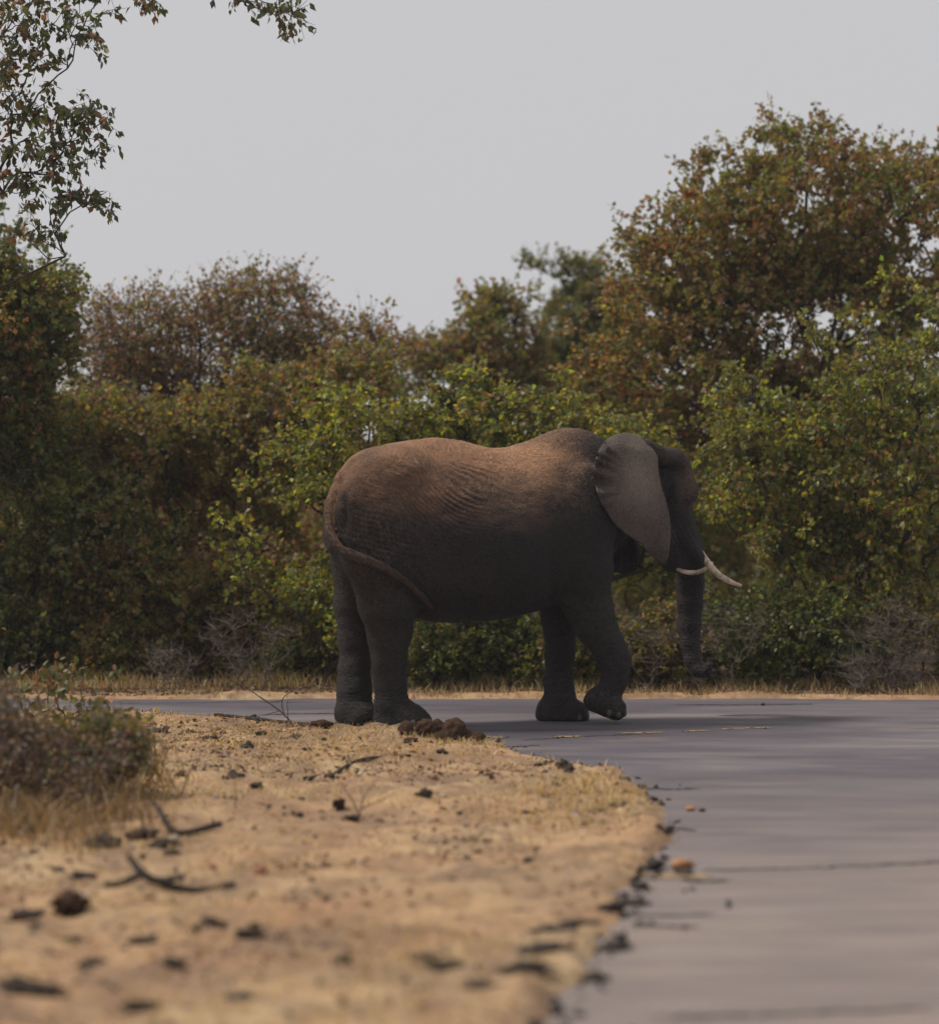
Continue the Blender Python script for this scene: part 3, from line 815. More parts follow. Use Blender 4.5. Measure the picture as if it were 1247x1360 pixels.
def crown_points(lobes, n, rg, shell=0.55, base_d=40.0, gap=None, sprig=0.0):
    """points inside ellipsoid lobes (column, row, half width, half height in photo pixels; depth offset, half depth in m)"""
    vol = np.array([l[2] * l[3] * l[5] for l in lobes], float); vol /= vol.sum()
    out = []
    for l, v in zip(lobes, vol):
        k = max(4, int(n * v))
        u = rg.normal(0, 1, (k, 3)); u /= np.linalg.norm(u, axis=1)[:, None]
        rad = rg.random(k) ** (1 / 3); rad = rad * (1 - shell) + shell * (0.72 + 0.28 * rg.random(k))
        rad = np.where(rg.random(k) < sprig, rg.uniform(1.0, 1.28, k), rad)      # stray shoots beyond the crown
        u = u * rad[:, None]
        d = base_d + l[4] + u[:, 1] * l[5]
        s = base_d + l[4]
        x = (l[0] - 623.5 + u[:, 0] * l[2]) / FPX * s; z = EYE + (HOR - l[1] + u[:, 2] * l[3]) / FPX * s
        out.append(np.c_[x, d, z])
    P = np.concatenate(out)
    if gap is not None: P = P[vnoise(P, 1.15, int(rg.integers(999))) + 0.45 * vnoise(P, 2.6, int(rg.integers(999))) > gap]
    return P[P[:, 2] > 0.15]
def tree(name, label, base_px, d, lobes, n, pal, seed, cat='tree', group=None, leaf=0.075, n_sub=5, n_leaf=11, sub_len=0.36, droop=0.35,
         leafy=1.0, bark=None, stems=None, shell=0.5, bf=0.45, rmax=0.16, mat=None, twig=True, r_tip=0.007, gap=-0.32):
    rg = np.random.default_rng(seed)
    base = np.array(((base_px - 623.5) / FPX * d, d, 0.0))
    pts = crown_points(lobes, int(n * 1.7), rg, shell, d, gap, 0.07)
    lead = []
    zmin = np.percentile(pts[:, 2], 12)
    for k in range(stems or 3):                          # a few stems rise into the crown
        q = pts[rg.integers(len(pts))]; tgt = np.array((base[0] * .5 + q[0] * .5, base[1] * .6 + q[1] * .4, max(zmin, 0.5)))
        for f in (0.3, 0.65, 1.0): lead.append(base + (tgt - base) * f + rg.normal(0, 0.06, 3) * (1, 1, .3))
    pts = np.concatenate([np.array(lead), pts])
    A, par, r, kids = skeleton(base - (0, 0, 0.12), pts, bf, r_tip=r_tip, rmax=rmax)
    t = thing(name, label, cat, base, group)
    wood = limbs_mesh('trunk', A - base, par, r, 5, seed)
    obj('trunk', wood, bark or MBARK, t)
    tip = np.where((kids <= 1) & (np.arange(len(A)) > len(lead)))[0]
    if leafy < 1: tip = tip[rg.random(len(tip)) < leafy]
    dirs = A[tip] - A[par[tip]]; dirs /= np.linalg.norm(dirs, axis=1)[:, None] + 1e-9
    p, ld, L, cl, t0, t1 = leaf_rows(A[tip], dirs, rg, n_sub, n_leaf, sub_len, leaf, droop)
    keep = p[:, 2] > 0.06
    p, ld, L, cl = p[keep], ld[keep], L[keep], cl[keep]
    V, T = leaf_geo(p, ld, L, rg)
    me = mesh_np('crown', V - base, None, T, smooth=False)
    face_colors(me, np.repeat(leaf_cols(cl, p, pal, rg, seed), 2, 0))
    tag(obj('crown', me, mat or MLEAF, t), kind='stuff')
    if twig:
        V, Q = twig_geo(t0 - base, t1 - base, 0.0045, 0.0018)
        tag(obj('twigs', mesh_np('twigs', V, Q), bark or MBARK, t), kind='stuff')
    return t

# --- the tall olive-brown tree on the right
tree('mopane_tree', 'tallest tree, olive and rust leaved, rising behind the elephant\'s head', 1080, 41.0,
     [(1075, 300, 135, 105, 0, 1.6), (960, 340, 110, 90, -.4, 1.3), (1200, 320, 120, 110, .3, 1.5), (885, 400, 85, 95, -.2, 1.1), (1060, 440, 190, 110, 0, 1.6),
      (1060, 205, 75, 32, 0, .8), (1165, 225, 60, 35, 0, .8), (862, 300, 50, 40, 0, .6), (830, 355, 32, 45, 0, .5), (955, 235, 45, 45, 0, .6), (1060, 180, 40, 18, 0, .4), (880, 510, 120, 100, -.3, 1.2), (980, 520, 110, 80, -.6, 1.0), (1230, 250, 50, 30, .2, .7)],
     1000, [(OLIVE, 5.5), (RUST, 1.4), (BROWN, 3.2), (GREEN, 2.2), (OCHRE, 1.0)], 101, n_sub=5, n_leaf=12, rmax=0.14, gap=-.45)
# --- yellow-green trees in front
tree('mopane_tree', 'broad yellow-green leafy tree on the verge beyond the elephant\'s tusks', 1105, 36.6,
     [(1160, 500, 130, 95, 0, 1.1), (1020, 550, 95, 80, 0, .9), (1190, 640, 140, 130, 0, 1.2), (1000, 660, 100, 110, 0, 1.0), (1090, 770, 160, 90, .2, 1.1), (1215, 425, 65, 50, 0, .7),
      (1120, 440, 60, 45, .2, .7), (960, 760, 70, 80, .3, .8)],
     800, [(GREEN, 3.6), (LIME, 3.6), (OLIVE, 3.2), (DARK, 3), (YEL, .9), (RUST, .6), (BROWN, .8)], 102, n_sub=5, n_leaf=10, droop=0.5, gap=-.12, sub_len=.33)
tree('mopane_tree', 'yellow-green leafy tree standing behind the elephant\'s hump and shoulders', 690, 36.4,
     [(705, 575, 70, 42, 0, .9), (810, 610, 80, 55, .3, .9), (620, 548, 55, 52, 0, .8), (765, 555, 40, 45, .1, .6), (570, 590, 60, 50, .2, .8), (760, 680, 140, 90, .3, 1.0), (640, 690, 120, 90, .4, 1.0), (850, 690, 70, 100, .5, .8)],
     620, [(GREEN, 3.6), (LIME, 3.0), (OLIVE, 3.6), (DARK, 3), (YEL, .7), (OCHRE, .8), (BROWN, .8)], 103, n_sub=5, n_leaf=10, droop=0.5, gap=-.12, sub_len=.33)
tree('mopane_tree', 'bright yellow-green leafy bush tree reaching out behind the elephant\'s rump and tail', 430, 35.9,
     [(470, 575, 60, 45, 0, .7), (390, 630, 70, 48, 0, .8), (530, 535, 45, 45, .2, .6), (450, 530, 35, 30, .3, .5), (430, 690, 80, 70, 0, .9), (335, 655, 55, 36, -.1, .5), (290, 690, 28, 14, -.2, .3), (375, 760, 80, 70, .1, .8), (480, 790, 90, 90, .3, .9)],
     560, [(GREEN, 3.5), (LIME, 4.2), (OLIVE, 2.5), (DARK, 1.6), (YEL, 1.0), (OCHRE, .4)], 104, n_sub=5, n_leaf=10, droop=0.5, gap=-.12, sub_len=.32)
# --- blurred trees further back in the middle
tree('mopane_tree', 'small pointed brown-green tree further back above the elephant\'s spine', 660, 46.5,
     [(665, 455, 55, 62, 0, .9), (625, 480, 50, 40, 0, .8), (600, 455, 28, 16, 0, .3), (675, 405, 22, 24, 0, .4), (540, 490, 50, 40, .4, .7), (690, 520, 70, 50, .3, .9)],
     330, [(OLIVE, 4), (GREEN, 2), (BROWN, 3), (RUST, 1)], 105, n_leaf=11)
tree('mopane_tree', 'dusky green tree furthest back between the pointed tree and the tallest one', 775, 52.0,
     [(775, 440, 52, 60, 0, .9), (735, 358, 28, 12, 0, .4), (770, 365, 30, 28, 0, .5), (800, 510, 70, 70, .3, .9), (745, 510, 40, 60, 0, .7), (815, 420, 40, 50, 0, .6)],
     400, [(DARK, 3), (OLIVE, 3), (GREEN, 2), (BROWN, 1)], 106, n_leaf=11, gap=-.8)
# --- left: thin mauve-brown tree, brown tree, dark trees
tree('mopane_tree', 'thin half-bare mauve-brown tree with the sky showing through its twigs', 290, 41.5,
     [(180, 450, 95, 55, 0, 1.1), (350, 430, 80, 58, 0, 1.1), (280, 480, 140, 62, .2, 1.2), (460, 470, 75, 46, .2, .9), (330, 395, 80, 28, 0, .6), (200, 530, 120, 55, .3, 1.1), (390, 520, 120, 50, .2, 1.1)],
     920, [(MAUVE, 3.8), (BROWN, 3.5), (OLIVE, 2.4), (RUST, .8)], 107, gap=-.42, n_sub=5, n_leaf=5, leafy=0.78, sub_len=.48, leaf=0.065, rmax=.09, r_tip=.006, stems=5)
tree('mopane_tree', 'brown-olive tree with a dark trunk left of the elephant\'s tail', 262, 38.6,
     [(260, 595, 150, 62, 0, 1.2), (140, 600, 120, 80, .2, 1.1), (370, 560, 90, 70, .2, 1.0), (470, 510, 70, 50, .4, .8), (250, 700, 150, 60, .3, 1.1), (120, 740, 110, 60, .2, 1.0), (210, 790, 130, 60, -1.6, .7), (340, 800, 90, 70, -1.6, .6)],
     900, [(OLIVE, 5), (BROWN, 3), (GREEN, 2), (OCHRE, 1.2), (RUST, .6)], 108, gap=-.25, n_leaf=11, stems=2, rmax=.17)
tree('mopane_tree', 'dark green tree hanging low over the far verge beside the left shrubs', 60, 37.2,
     [(40, 690, 130, 90, 0, 1.2), (130, 770, 110, 80, 0, 1.0), (20, 820, 110, 80, 0, 1.0), (210, 830, 90, 60, .2, .9)],
     520, [(DARK, 4), (GREEN, 3), (OLIVE, 3), (BROWN, 1)], 109, n_leaf=11)
tree('mopane_tree', 'dense dark tree with orange-tinged leaves below the overhanging branches', -60, 36.8,
     [(-40, 420, 120, 110, 0, 1.1), (35, 440, 62, 90, -.2, .7), (-20, 540, 110, 70, 0, .9), (25, 350, 55, 50, 0, .6), (75, 395, 28, 26, .2, .4), (0, 600, 70, 45, .1, .7)],
     560, [(DARK, 4), (GREEN, 3), (OLIVE, 3), (RUST, 1.4), (OCHRE, .8)], 110, n_leaf=11, leaf=.07, gap=-.7)

# --- wood behind, closing the view between the trees
for i, (px, d, top, w, pal) in enumerate([(90, 50, 560, 150, 0), (330, 48, 560, 170, 1), (560, 47, 540, 150, 1), (850, 46, 500, 150, 2), (1180, 47, 430, 190, 2), (700, 57, 560, 170, 0), (-90, 46, 520, 130, 2)]):
    h = 900 - top
    tree('mopane_tree', ['dim olive tree of the wood behind the brown-olive trunk', 'dim brownish tree of the wood behind the half-bare tree', 'dim olive tree of the wood behind the elephant\'s rump',
         'dim green-brown tree of the wood behind the elephant\'s ear', 'dim green-brown tree of the wood behind the tallest tree', 'dim olive tree deepest in the wood behind the elephant', 'dim green-brown tree of the wood behind the dense dark tree'][i],
         px, d, [(px, top + h * .25, w * .75, h * .22, 0, 1.2), (px - w * .5, top + h * .45, w * .6, h * .25, 0, 1.2), (px + w * .5, top + h * .45, w * .6, h * .25, 0, 1.2), (px, top + h * .72, w, h * .28, 0, 1.4)],
         340, [[(OLIVE, 3), (DARK, 3), (GREEN, 2)], [(BROWN, 3), (OLIVE, 3), (MAUVE, 1)], [(GREEN, 3), (OLIVE, 3), (BROWN, 2)]][pal], 130 + i, group='trees of the wood behind', n_leaf=12, leaf=.095, twig=False)

# --- low bushes along the foot of the trees
BUSH = [(40, 36.8, 810, 90, 'dark green', 'beside the mottled leafy shrub', 0), (165, 36.6, 825, 85, 'brown-green', 'beside the dark hanging tree', 1), (300, 36.8, 815, 80, 'brown-olive', 'at the foot of the dark trunk', 1),
        (410, 36.3, 825, 75, 'olive', 'left of the elephant\'s hind legs', 2), (585, 35.6, 815, 75, 'dark green', 'between hind and fore legs, nearer the hind', 0), (665, 35.9, 795, 80, 'deep green', 'under the middle of the elephant\'s belly', 0),
        (770, 35.6, 800, 80, 'olive', 'behind the elephant\'s fore legs', 2), (870, 35.5, 810, 75, 'brown-green', 'between fore leg and trunk', 1), (985, 35.5, 795, 85, 'dark green', 'right of the elephant\'s trunk tip', 0),
        (1085, 35.6, 790, 90, 'deep green', 'under the broad yellow-green tree', 0), (1200, 35.8, 780, 95, 'olive', 'behind the grey brushwood', 2)]
for i, (px, d, top, w, cn, where, pal) in enumerate(BUSH):
    h = 918 - top
    tree('bush', 'low %s bush %s' % (cn, where), px, d, [(px, top + h * .45, w * .8, h * .45, 0, .55), (px - w * .45, top + h * .65, w * .55, h * .33, 0, .45), (px + w * .45, top + h * .65, w * .55, h * .33, 0, .45)],
         190, [[(DARK, 4), (GREEN, 3), (OLIVE, 1)], [(BROWN, 3), (OLIVE, 3), (GREEN, 2), (OCHRE, 1)], [(OLIVE, 3), (GREEN, 3), (BROWN, 1)], [(LIME, 3), (GREEN, 3), (OLIVE, 2), (YEL, .6)]][pal], 160 + i,
         cat='bush', n_sub=4, n_leaf=11, sub_len=.26, leaf=.06, rmax=.04, stems=4, r_tip=.004)

# --- leafless grey brushwood
def brush(name, label, px, d, w, h, n, seed, bark=MGREY, group=None, lean=0.0, r_tip=.0032):
    rg = np.random.default_rng(seed)
    base = np.array(((px - 623.5) / FPX * d, d, 0.0)); s = d / FPX
    u = rg.uniform(-1, 1, (n, 3)); hh = rg.random(n) ** 0.8
    P = np.c_[base[0] + (u[:, 0] * (0.25 + 0.75 * hh) + lean * hh) * w * s, d + u[:, 1] * 0.35, 0.05 + hh * h * s * (1 - 0.35 * np.abs(u[:, 0]))]
    A, par, r, kids = skeleton(base - (0, 0, .05), P, 0.25, r_tip=r_tip, expo=2.6, rmax=.03)
    t = thing(name, label, 'brush', base, group)
    obj('stem', limbs_mesh('stem', A - base, par, r, 4, seed, 0.1), bark, t)
    tip = np.where(kids <= 1)[0][1:]
    k = 5; a = np.repeat(A[tip], k, 0); v = rg.normal(0, 1, a.shape); v[:, 2] = np.abs(v[:, 2]) * .8; v /= np.linalg.norm(v, axis=1)[:, None]
    V, Q = twig_geo(a - base, a - base + v * rg.uniform(.1, .32, (len(a), 1)), .0035, .0015)
    tag(obj('twigs', mesh_np('twigs', V, Q), bark, t), kind='stuff')
    return t
brush('dead_brush', 'tangle of grey leafless brushwood at the right end of the far verge', 1195, 34.9, 70, 120, 150, 201)
brush('dead_brush', 'small pale broken brush just beyond the far road edge near the grey tangle', 1140, 34.6, 22, 50, 60, 202, r_tip=.007)
brush('dead_brush', 'spindly grey leafless brush behind the tip of the elephant\'s trunk', 945, 34.9, 75, 130, 90, 203)
brush('dead_brush', 'pale leafless brush between the elephant\'s raised forefoot and trunk', 855, 34.9, 38, 110, 80, 204)
brush('dead_brush', 'dry leafless brush beyond the road left of the elephant\'s hind legs', 335, 34.9, 70, 110, 90, 205)
brush('dead_brush', 'dry twigs on the far verge under the dark hanging tree', 225, 34.7, 40, 60, 50, 206)

# --- far wood closing the horizon, too deep to tell its trees apart
rw = np.random.default_rng(251)
nW = 42000
Px = rw.uniform(-26, 26, nW); Py = rw.uniform(58, 78, nW)
top = 3.4 + 1.1 * fbm(np.c_[Px, Py * .4, np.zeros(nW)], .22, 252, 3)
Pz = rw.random(nW) ** .8 * top
dW = rw.normal(0, 1, (nW, 3)); dW /= np.linalg.norm(dW, axis=1)[:, None]
V, T = leaf_geo(np.c_[Px, Py, Pz], dW, rw.uniform(.18, .42, (nW, 1)), rw)
me = mesh_np('far_wood', V, None, T, smooth=False)
pc = np.array((OLIVE, GREEN, BROWN, DARK))[rw.integers(0, 4, nW)] * rw.uniform(.7, 1.2, (nW, 1))
face_colors(me, np.repeat(pc, 2, 0))
tag(obj('far_wood', me, MLEAF), 'dim mass of far-off woodland behind all the trees', 'woodland', None, 'stuff')

# ------------------------------------------------------------------ overhanging tree, top left: its leaves can be told apart
rgo = np.random.default_rng(301)
OD = 29.2
obase = np.array(((-210 - 623.5) / FPX * OD, OD, 0.0))
ot = thing('mopane_tree', 'sharp dark overhanging tree whose leafy branches reach into the top left sky', 'tree', obase)
SPR = [  # hanging sprays: column, row, half width, half height, number of points
    (15, 20, 55, 45, 34), (105, 35, 38, 25, 18), (60, 75, 30, 28, 12), (20, 100, 35, 45, 20), (45, 150, 55, 32, 26), (115, 160, 26, 30, 16), (85, 190, 48, 28, 22), (20, 205, 40, 40, 20), (65, 215, 30, 28, 12),
    (25, 245, 45, 26, 16), (85, 262, 22, 12, 10), (122, 270, 20, 12, 11), (45, 300, 28, 22, 8), (72, 312, 9, 25, 5), (82, 338, 12, 4, 3), (105, 0, 55, 10, 10), (185, -4, 26, 9, 7), (330, -2, 28, 9, 8), (365, 14, 30, 11, 12), (392, 20, 7, 9, 4),
    (-90, 60, 90, 110, 60), (-110, 230, 90, 110, 50), (150, -60, 220, 40, 70), (-60, -70, 130, 70, 50), (270, -45, 130, 28, 30)]
def spray(rows):
    out = []
    for (px, py, rx, ry, n) in rows:
        u = np.clip(rgo.normal(0, 0.5, (n, 3)), -1, 1)
        out += [W(px + q[0] * rx, py + q[2] * ry, OD + q[1] * 0.35) for q in u]
    return out
top_rows = [s for s in SPR if s[0] > 140]; left_rows = [s for s in SPR if s[0] <= 140]
gl = [W(*g_, OD) for g_ in ((-190, 760), (-170, 600), (-150, 440), (-110, 300), (-120, 120), (-40, 270), (-5, 235), (6, 215), (12, 150), (11, 90), (2, 50))]
gt = [W(*g_, OD) for g_ in ((-100, 20), (-80, -60), (-30, -90), (20, -110), (80, -115), (140, -110), (200, -95), (260, -70), (300, -40))]
A1, par1, r1, k1 = skeleton(obase - (0, 0, .15), np.array(gl + spray(left_rows)), 0.30, r_tip=.0036, expo=2.6, rmax=.13)
A2, par2, r2, k2 = skeleton(W(-115, 120, OD), np.array(gt + spray(top_rows)), 0.30, r_tip=.0036, expo=2.6, rmax=.05)
par2 = par2 + len(A1); par2[0] = len(A1)
A = np.r_[A1, A2]; par = np.r_[par1, par2]; r = np.r_[r1, r2]; kids = np.r_[k1, k2]
limb = obj('branch', limbs_mesh('branch', A - obase, par, r, 6, 301, 0.05), MBARK, ot)
tip = np.where((kids <= 1) & (np.arange(len(A)) > len(gl)) & (np.arange(len(A)) != len(A1)))[0]
dirs = A[tip] - A[par[tip]]; dirs /= np.linalg.norm(dirs, axis=1)[:, None] + 1e-9
p, ld, L, cl, t0, t1 = leaf_rows(A[tip], dirs, rgo, 2, 6, 0.20, 0.088, 0.9)
V, Q = twig_geo(t0 - obase, t1 - obase, .004, .0016)
tag(obj('twigs', mesh_np('twigs', V, Q), MBARK, ot), kind='stuff')
PALO = [(DARK, 5), (GREEN, 2.5), (OLIVE, 2), (RUST, 1.1), (OCHRE, .3)]
cols = leaf_cols(cl, p, PALO, rgo, 301) * .8  # colours darkened so the overhang reads as a backlit silhouette
lpx = 623.5 + p[:, 0] / p[:, 1] * FPX; lpy = HOR + (EYE - p[:, 2]) / p[:, 1] * FPX
inview = (lpx > 4) & (lpx < 420) & (lpy > 2) & (lpy < 360)
cand = np.where(inview)[0]
single = rgo.choice(cand, min(300, len(cand)), replace=False)
rest = np.setdiff1d(np.arange(len(p)), single)
V, T = leaf_geo(p[rest], ld[rest], L[rest], rgo, .27)
me = mesh_np('crown', V - obase, None, T, smooth=False); face_colors(me, np.repeat(cols[rest], 2, 0))
tag(obj('crown', me, MDIMLEAF, ot), kind='stuff')
def leaf_mesh(name, col, bend=0.12):
    """one pointed leaf of unit length with a folded midrib"""
    V = [(0, 0, 0)]
    prof = [(.15, .14), (.38, .27), (.62, .24), (.84, .12)]
    for x, w in prof: V += [(x, w, -bend * x * x + .06), (x, 0, -bend * x * x), (x, -w, -bend * x * x + .06)]
    V.append((1, 0, -bend * 1.1))
    T = [(0, 2, 1), (0, 3, 2)]; Qs = []
    for k in range(3):
        a = 1 + 3 * k
        Qs += [(a, a + 1, a + 4, a + 3), (a + 1, a + 2, a + 5, a + 4)]
    T += [(10, 11, 13), (11, 12, 13)]
    me = mesh_np(name, V, np.array(Qs), np.array(T))
    face_colors(me, np.tile(col, (len(Qs) + len(T), 1)))
    me.materials.append(MDIMLEAF)
    return me
LEAVES = [leaf_mesh('leaf', np.array(c) * k * .8, b) for c, k, b in ((DARK, 1, .1), (DARK, 1.3, .25), (GREEN, .9, .15), (OLIVE, .9, .2), (RUST, .9, .3), (OCHRE, .8, .15), (GREEN, 1.3, .1), (RUST, 1.3, .2), (LIME, .9, .15))]  # single leaves darkened too, as if seen against the light
def put_leaf(pos, d, L, parent, off, kind, rg):
    o = bpy.data.objects.new('leaf', LEAVES[kind]); COL.objects.link(o); o.parent = parent
    d = Vector(d); q = d.to_track_quat('X', 'Z') @ Matrix.Rotation(rg.uniform(-2.6, 2.6), 4, 'X').to_quaternion()
    o.matrix_basis = Matrix.LocRotScale(Vector(pos - off), q, Vector((L, L, L)))
    return o
for i in single:
    put_leaf(p[i], ld[i], float(L[i, 0]) * 1.05, limb, obase, int(rgo.choice(9, p=[.30, .24, .18, .12, .07, .02, .05, .02, 0])), rgo)

# ------------------------------------------------------------------ shrubs at the left edge of the sandy verge
def hz(x, y): return float(near_h(np.array([[x, y]]))[0][0])
def shrub_base(px, py):
    g_ = G(px, py); g_[2] = hz(g_[0], g_[1]); return g_
# mottled leafy shrub behind
rs = np.random.default_rng(311)
sb = shrub_base(55, 1015)
sh = thing('shrub', 'sparse shrub with mottled red and green leaves in front of the far road', 'shrub', sb)
D_ = sb[1]
pts = np.array([W(px + rs.normal(0, rx), py + rs.normal(0, ry), D_ + rs.normal(0, .2)) for px, py, rx, ry, n in
                ((78, 902, 16, 10, 14), (22, 925, 22, 16, 16), (100, 925, 20, 16, 16), (55, 950, 40, 16, 22), (-30, 930, 40, 25, 12), (128, 945, 14, 14, 9)) for _ in range(n)])
A, par, r, kids = skeleton(sb - (0, 0, .05), pts, .3, r_tip=.0035, expo=2.4, rmax=.02)
stem = obj('stem', limbs_mesh('stem', A - sb, par, r, 5, 311, .06), MBARK, sh)
tip = np.where(kids <= 1)[0][1:]
dirs = A[tip] - A[par[tip]]; dirs /= np.linalg.norm(dirs, axis=1)[:, None] + 1e-9
p, ld, L, cl, t0, t1 = leaf_rows(A[tip], dirs, rs, 1, 5, .13, .088, .25)
for i in range(len(p)):
    put_leaf(p[i], ld[i], float(L[i, 0]), stem, sb, int(rs.choice(9, p=[.18, .12, .18, .16, .16, .06, .04, .08, .02])), rs)

def dry_shrub(label, px, py, lobes, n, pal, seed, leaf=.032, n_sub=5, n_leaf=5, sub_len=.19, wood=None, mat=None):
    b = shrub_base(px, py); rg = np.random.default_rng(seed)
    P = crown_points(lobes, n, rg, .2, b[1], -.15, .12); P = P[P[:, 2] > b[2] + .05]
    A, par, r, kids = skeleton(b - (0, 0, .05), P, .15, r_tip=.003, expo=2.6, rmax=.018)
    t = thing('shrub', label, 'shrub', b)
    obj('stem', limbs_mesh('stem', A - b, par, r, 4, seed, .08), wood or MGREY, t)
    tip = np.where(kids <= 1)[0][1:]
    dirs = A[tip] - A[par[tip]]; dirs /= np.linalg.norm(dirs, axis=1)[:, None] + 1e-9
    p, ld, L, cl, t0, t1 = leaf_rows(A[tip], dirs, rg, n_sub, n_leaf, sub_len, leaf, .15)
    V, Q = twig_geo(t0 - b, t1 - b, .0028, .0012)
    tag(obj('twigs', mesh_np('twigs', V, Q), wood or MGREY, t), kind='stuff')
    k = p[:, 2] > b[2] + .02
    V, T = leaf_geo(p[k], ld[k], L[k], rg)
    me = mesh_np('crown', V - b, None, T, smooth=False); face_colors(me, np.repeat(leaf_cols(cl[k], p[k], pal, rg, seed), 2, 0))
    tag(obj('crown', me, mat or MDIMLEAF, t), kind='stuff')
    return t
GB = (0.15, 0.105, 0.08); GM = (0.12, 0.088, 0.078); GP = (0.20, 0.14, 0.10)
MWOOD = bark_mat('brown_twig', (0.06, 0.043, 0.036), (0.14, 0.10, 0.082))
dry_shrub('large dry grey-brown shrub filling the left edge of the sandy verge', 20, 1095,
          [(40, 1025, 85, 62, 0, .4), (-50, 1010, 80, 85, 0, .4), (100, 1050, 52, 48, 0, .3), (15, 975, 70, 40, .1, .3), (60, 1075, 95, 26, -.1, .4), (120, 1000, 52, 38, .1, .3), (-20, 940, 60, 30, .1, .3)], 520, [(GB, 4), (GM, 4), (GP, 1), (BROWN, 3), (DARK, 1.5), (RUST, .6)], 321, wood=MWOOD)
dry_shrub('dark green-brown leafy shrub leaning from the dry shrub over the sand', 130, 1075,
          [(145, 985, 40, 30, 0, .25), (120, 1025, 45, 45, 0, .25), (168, 1010, 22, 30, 0, .2), (60, 985, 40, 25, .1, .2)], 260, [(DARK, 4), (BROWN, 3), (OLIVE, 2), (GM, 2)], 322, leaf=.045, wood=MWOOD, mat=MLEAF)

# ------------------------------------------------------------------ dry grass
def blades(name, P, H, cols, rg, width=.004, lean=.45, kind='stuff'):
    n = len(P)
    a = rg.uniform(0, 2 * math.pi, n); l = rg.normal(0, lean, (n, 2)) * H[:, None]
    s = np.c_[np.cos(a), np.sin(a), np.zeros(n)] * (width * rg.uniform(.6, 1.4, n))[:, None]
    m = P + np.c_[l * .35, H * .6]; t = P + np.c_[l, H]
    V = np.stack([P - s, P + s, m + s * .7, m - s * .7, t], 1).reshape(-1, 3)
    o = np.arange(n)[:, None] * 5
    Q = o + (0, 1, 2, 3); T = o + (3, 2, 4)
    me = mesh_np(name, V, Q, T, smooth=False)
    face_colors(me, np.r_[cols, cols])
    return tag(obj(name, me, MSTRAW), None, None, None, kind)
STRAW = np.array(((0.46, 0.34, 0.16), (0.55, 0.43, 0.22), (0.38, 0.26, 0.13), (0.30, 0.20, 0.11), (0.50, 0.36, 0.20)))
rgg = np.random.default_rng(401)
def scatter_near(n, dens, lo=(-6.4, 9.2), hi=(2.6, 32.2)):
    P = rgg.uniform(lo, hi, (n, 2)); z, s = near_h(P)
    w = dens(P) * (s > .12)
    k = rgg.random(n) < w
    return np.c_[P[k], z[k] - .004]
def patch(P, px, py, rx, ry):
    X = 623.5 + P[:, 0] / P[:, 1] * FPX; Yy = HOR + EYE * FPX / P[:, 1]
    return np.exp(-((X - px) / rx) ** 2 - ((Yy - py) / ry) ** 2)
def dens(P):
    P3 = np.c_[P, np.zeros(len(P))]
    base = np.clip(.30 + .9 * fbm(P3, .9, 71, 3), 0, 1) * .55
    return np.clip(base + .9 * patch(P, 790, 1065, 90, 22) + .8 * patch(P, 600, 990, 60, 12) + .7 * patch(P, 450, 1000, 180, 22) + .6 * patch(P, 520, 1290, 110, 60) + .5 * patch(P, 720, 1100, 120, 30) - .6 * patch(P, 640, 1180, 200, 60), 0, 1)
P = scatter_near(90000, dens)
H = rgg.uniform(.02, .06, len(P)) * (1 + 1.3 * patch(P, 790, 1065, 90, 25) + .5 * patch(P, 600, 990, 80, 12))
g1 = blades('dry_grass', P, H, STRAW[rgg.integers(0, 5, len(P))] * rgg.uniform(.7, 1.2, (len(P), 1)), rgg, .005, .8)
tag(g1, 'short straw-coloured dry grass scattered over the sandy verge', 'grass')
# straw tufts under the left shrub
Pt = scatter_near(60000, lambda P: .5 * patch(P, 40, 1105, 110, 30) + .3 * patch(P, 150, 1050, 60, 30), (-6.2, 15), (-1, 27))
H = rgg.uniform(.08, .34, len(Pt)) 
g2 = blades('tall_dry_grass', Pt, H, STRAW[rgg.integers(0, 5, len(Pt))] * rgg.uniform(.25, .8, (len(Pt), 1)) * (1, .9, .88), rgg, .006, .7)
tag(g2, 'upright withered grass around the foot of the dry grey-brown shrub', 'grass')
# far verge
Pf = rgg.uniform((-8, 33.9), (8, 35.8), (26000, 2)); z, s = far_h(Pf)
k = (s > .1) & (rgg.random(len(Pf)) < np.clip(.25 + .5 * np.clip(s - .4, 0, 1) + .6 * fbm(np.c_[Pf, np.zeros(len(Pf))], 1.3, 81, 3), .02, 1))
Pf = np.c_[Pf, z - .004][k]; sk = s[k]
H = rgg.uniform(.03, .10, len(Pf)) * (1 + 2.0 * np.clip(sk - .5, 0, 1) * rgg.random(len(Pf)))
g3 = blades('verge_grass', Pf, H, STRAW[rgg.integers(0, 5, len(Pf))] * rgg.uniform(.6, 1.1, (len(Pf), 1)), rgg, .005, .4)
tag(g3, 'pale dry grass fringing the far side of the road', 'grass')

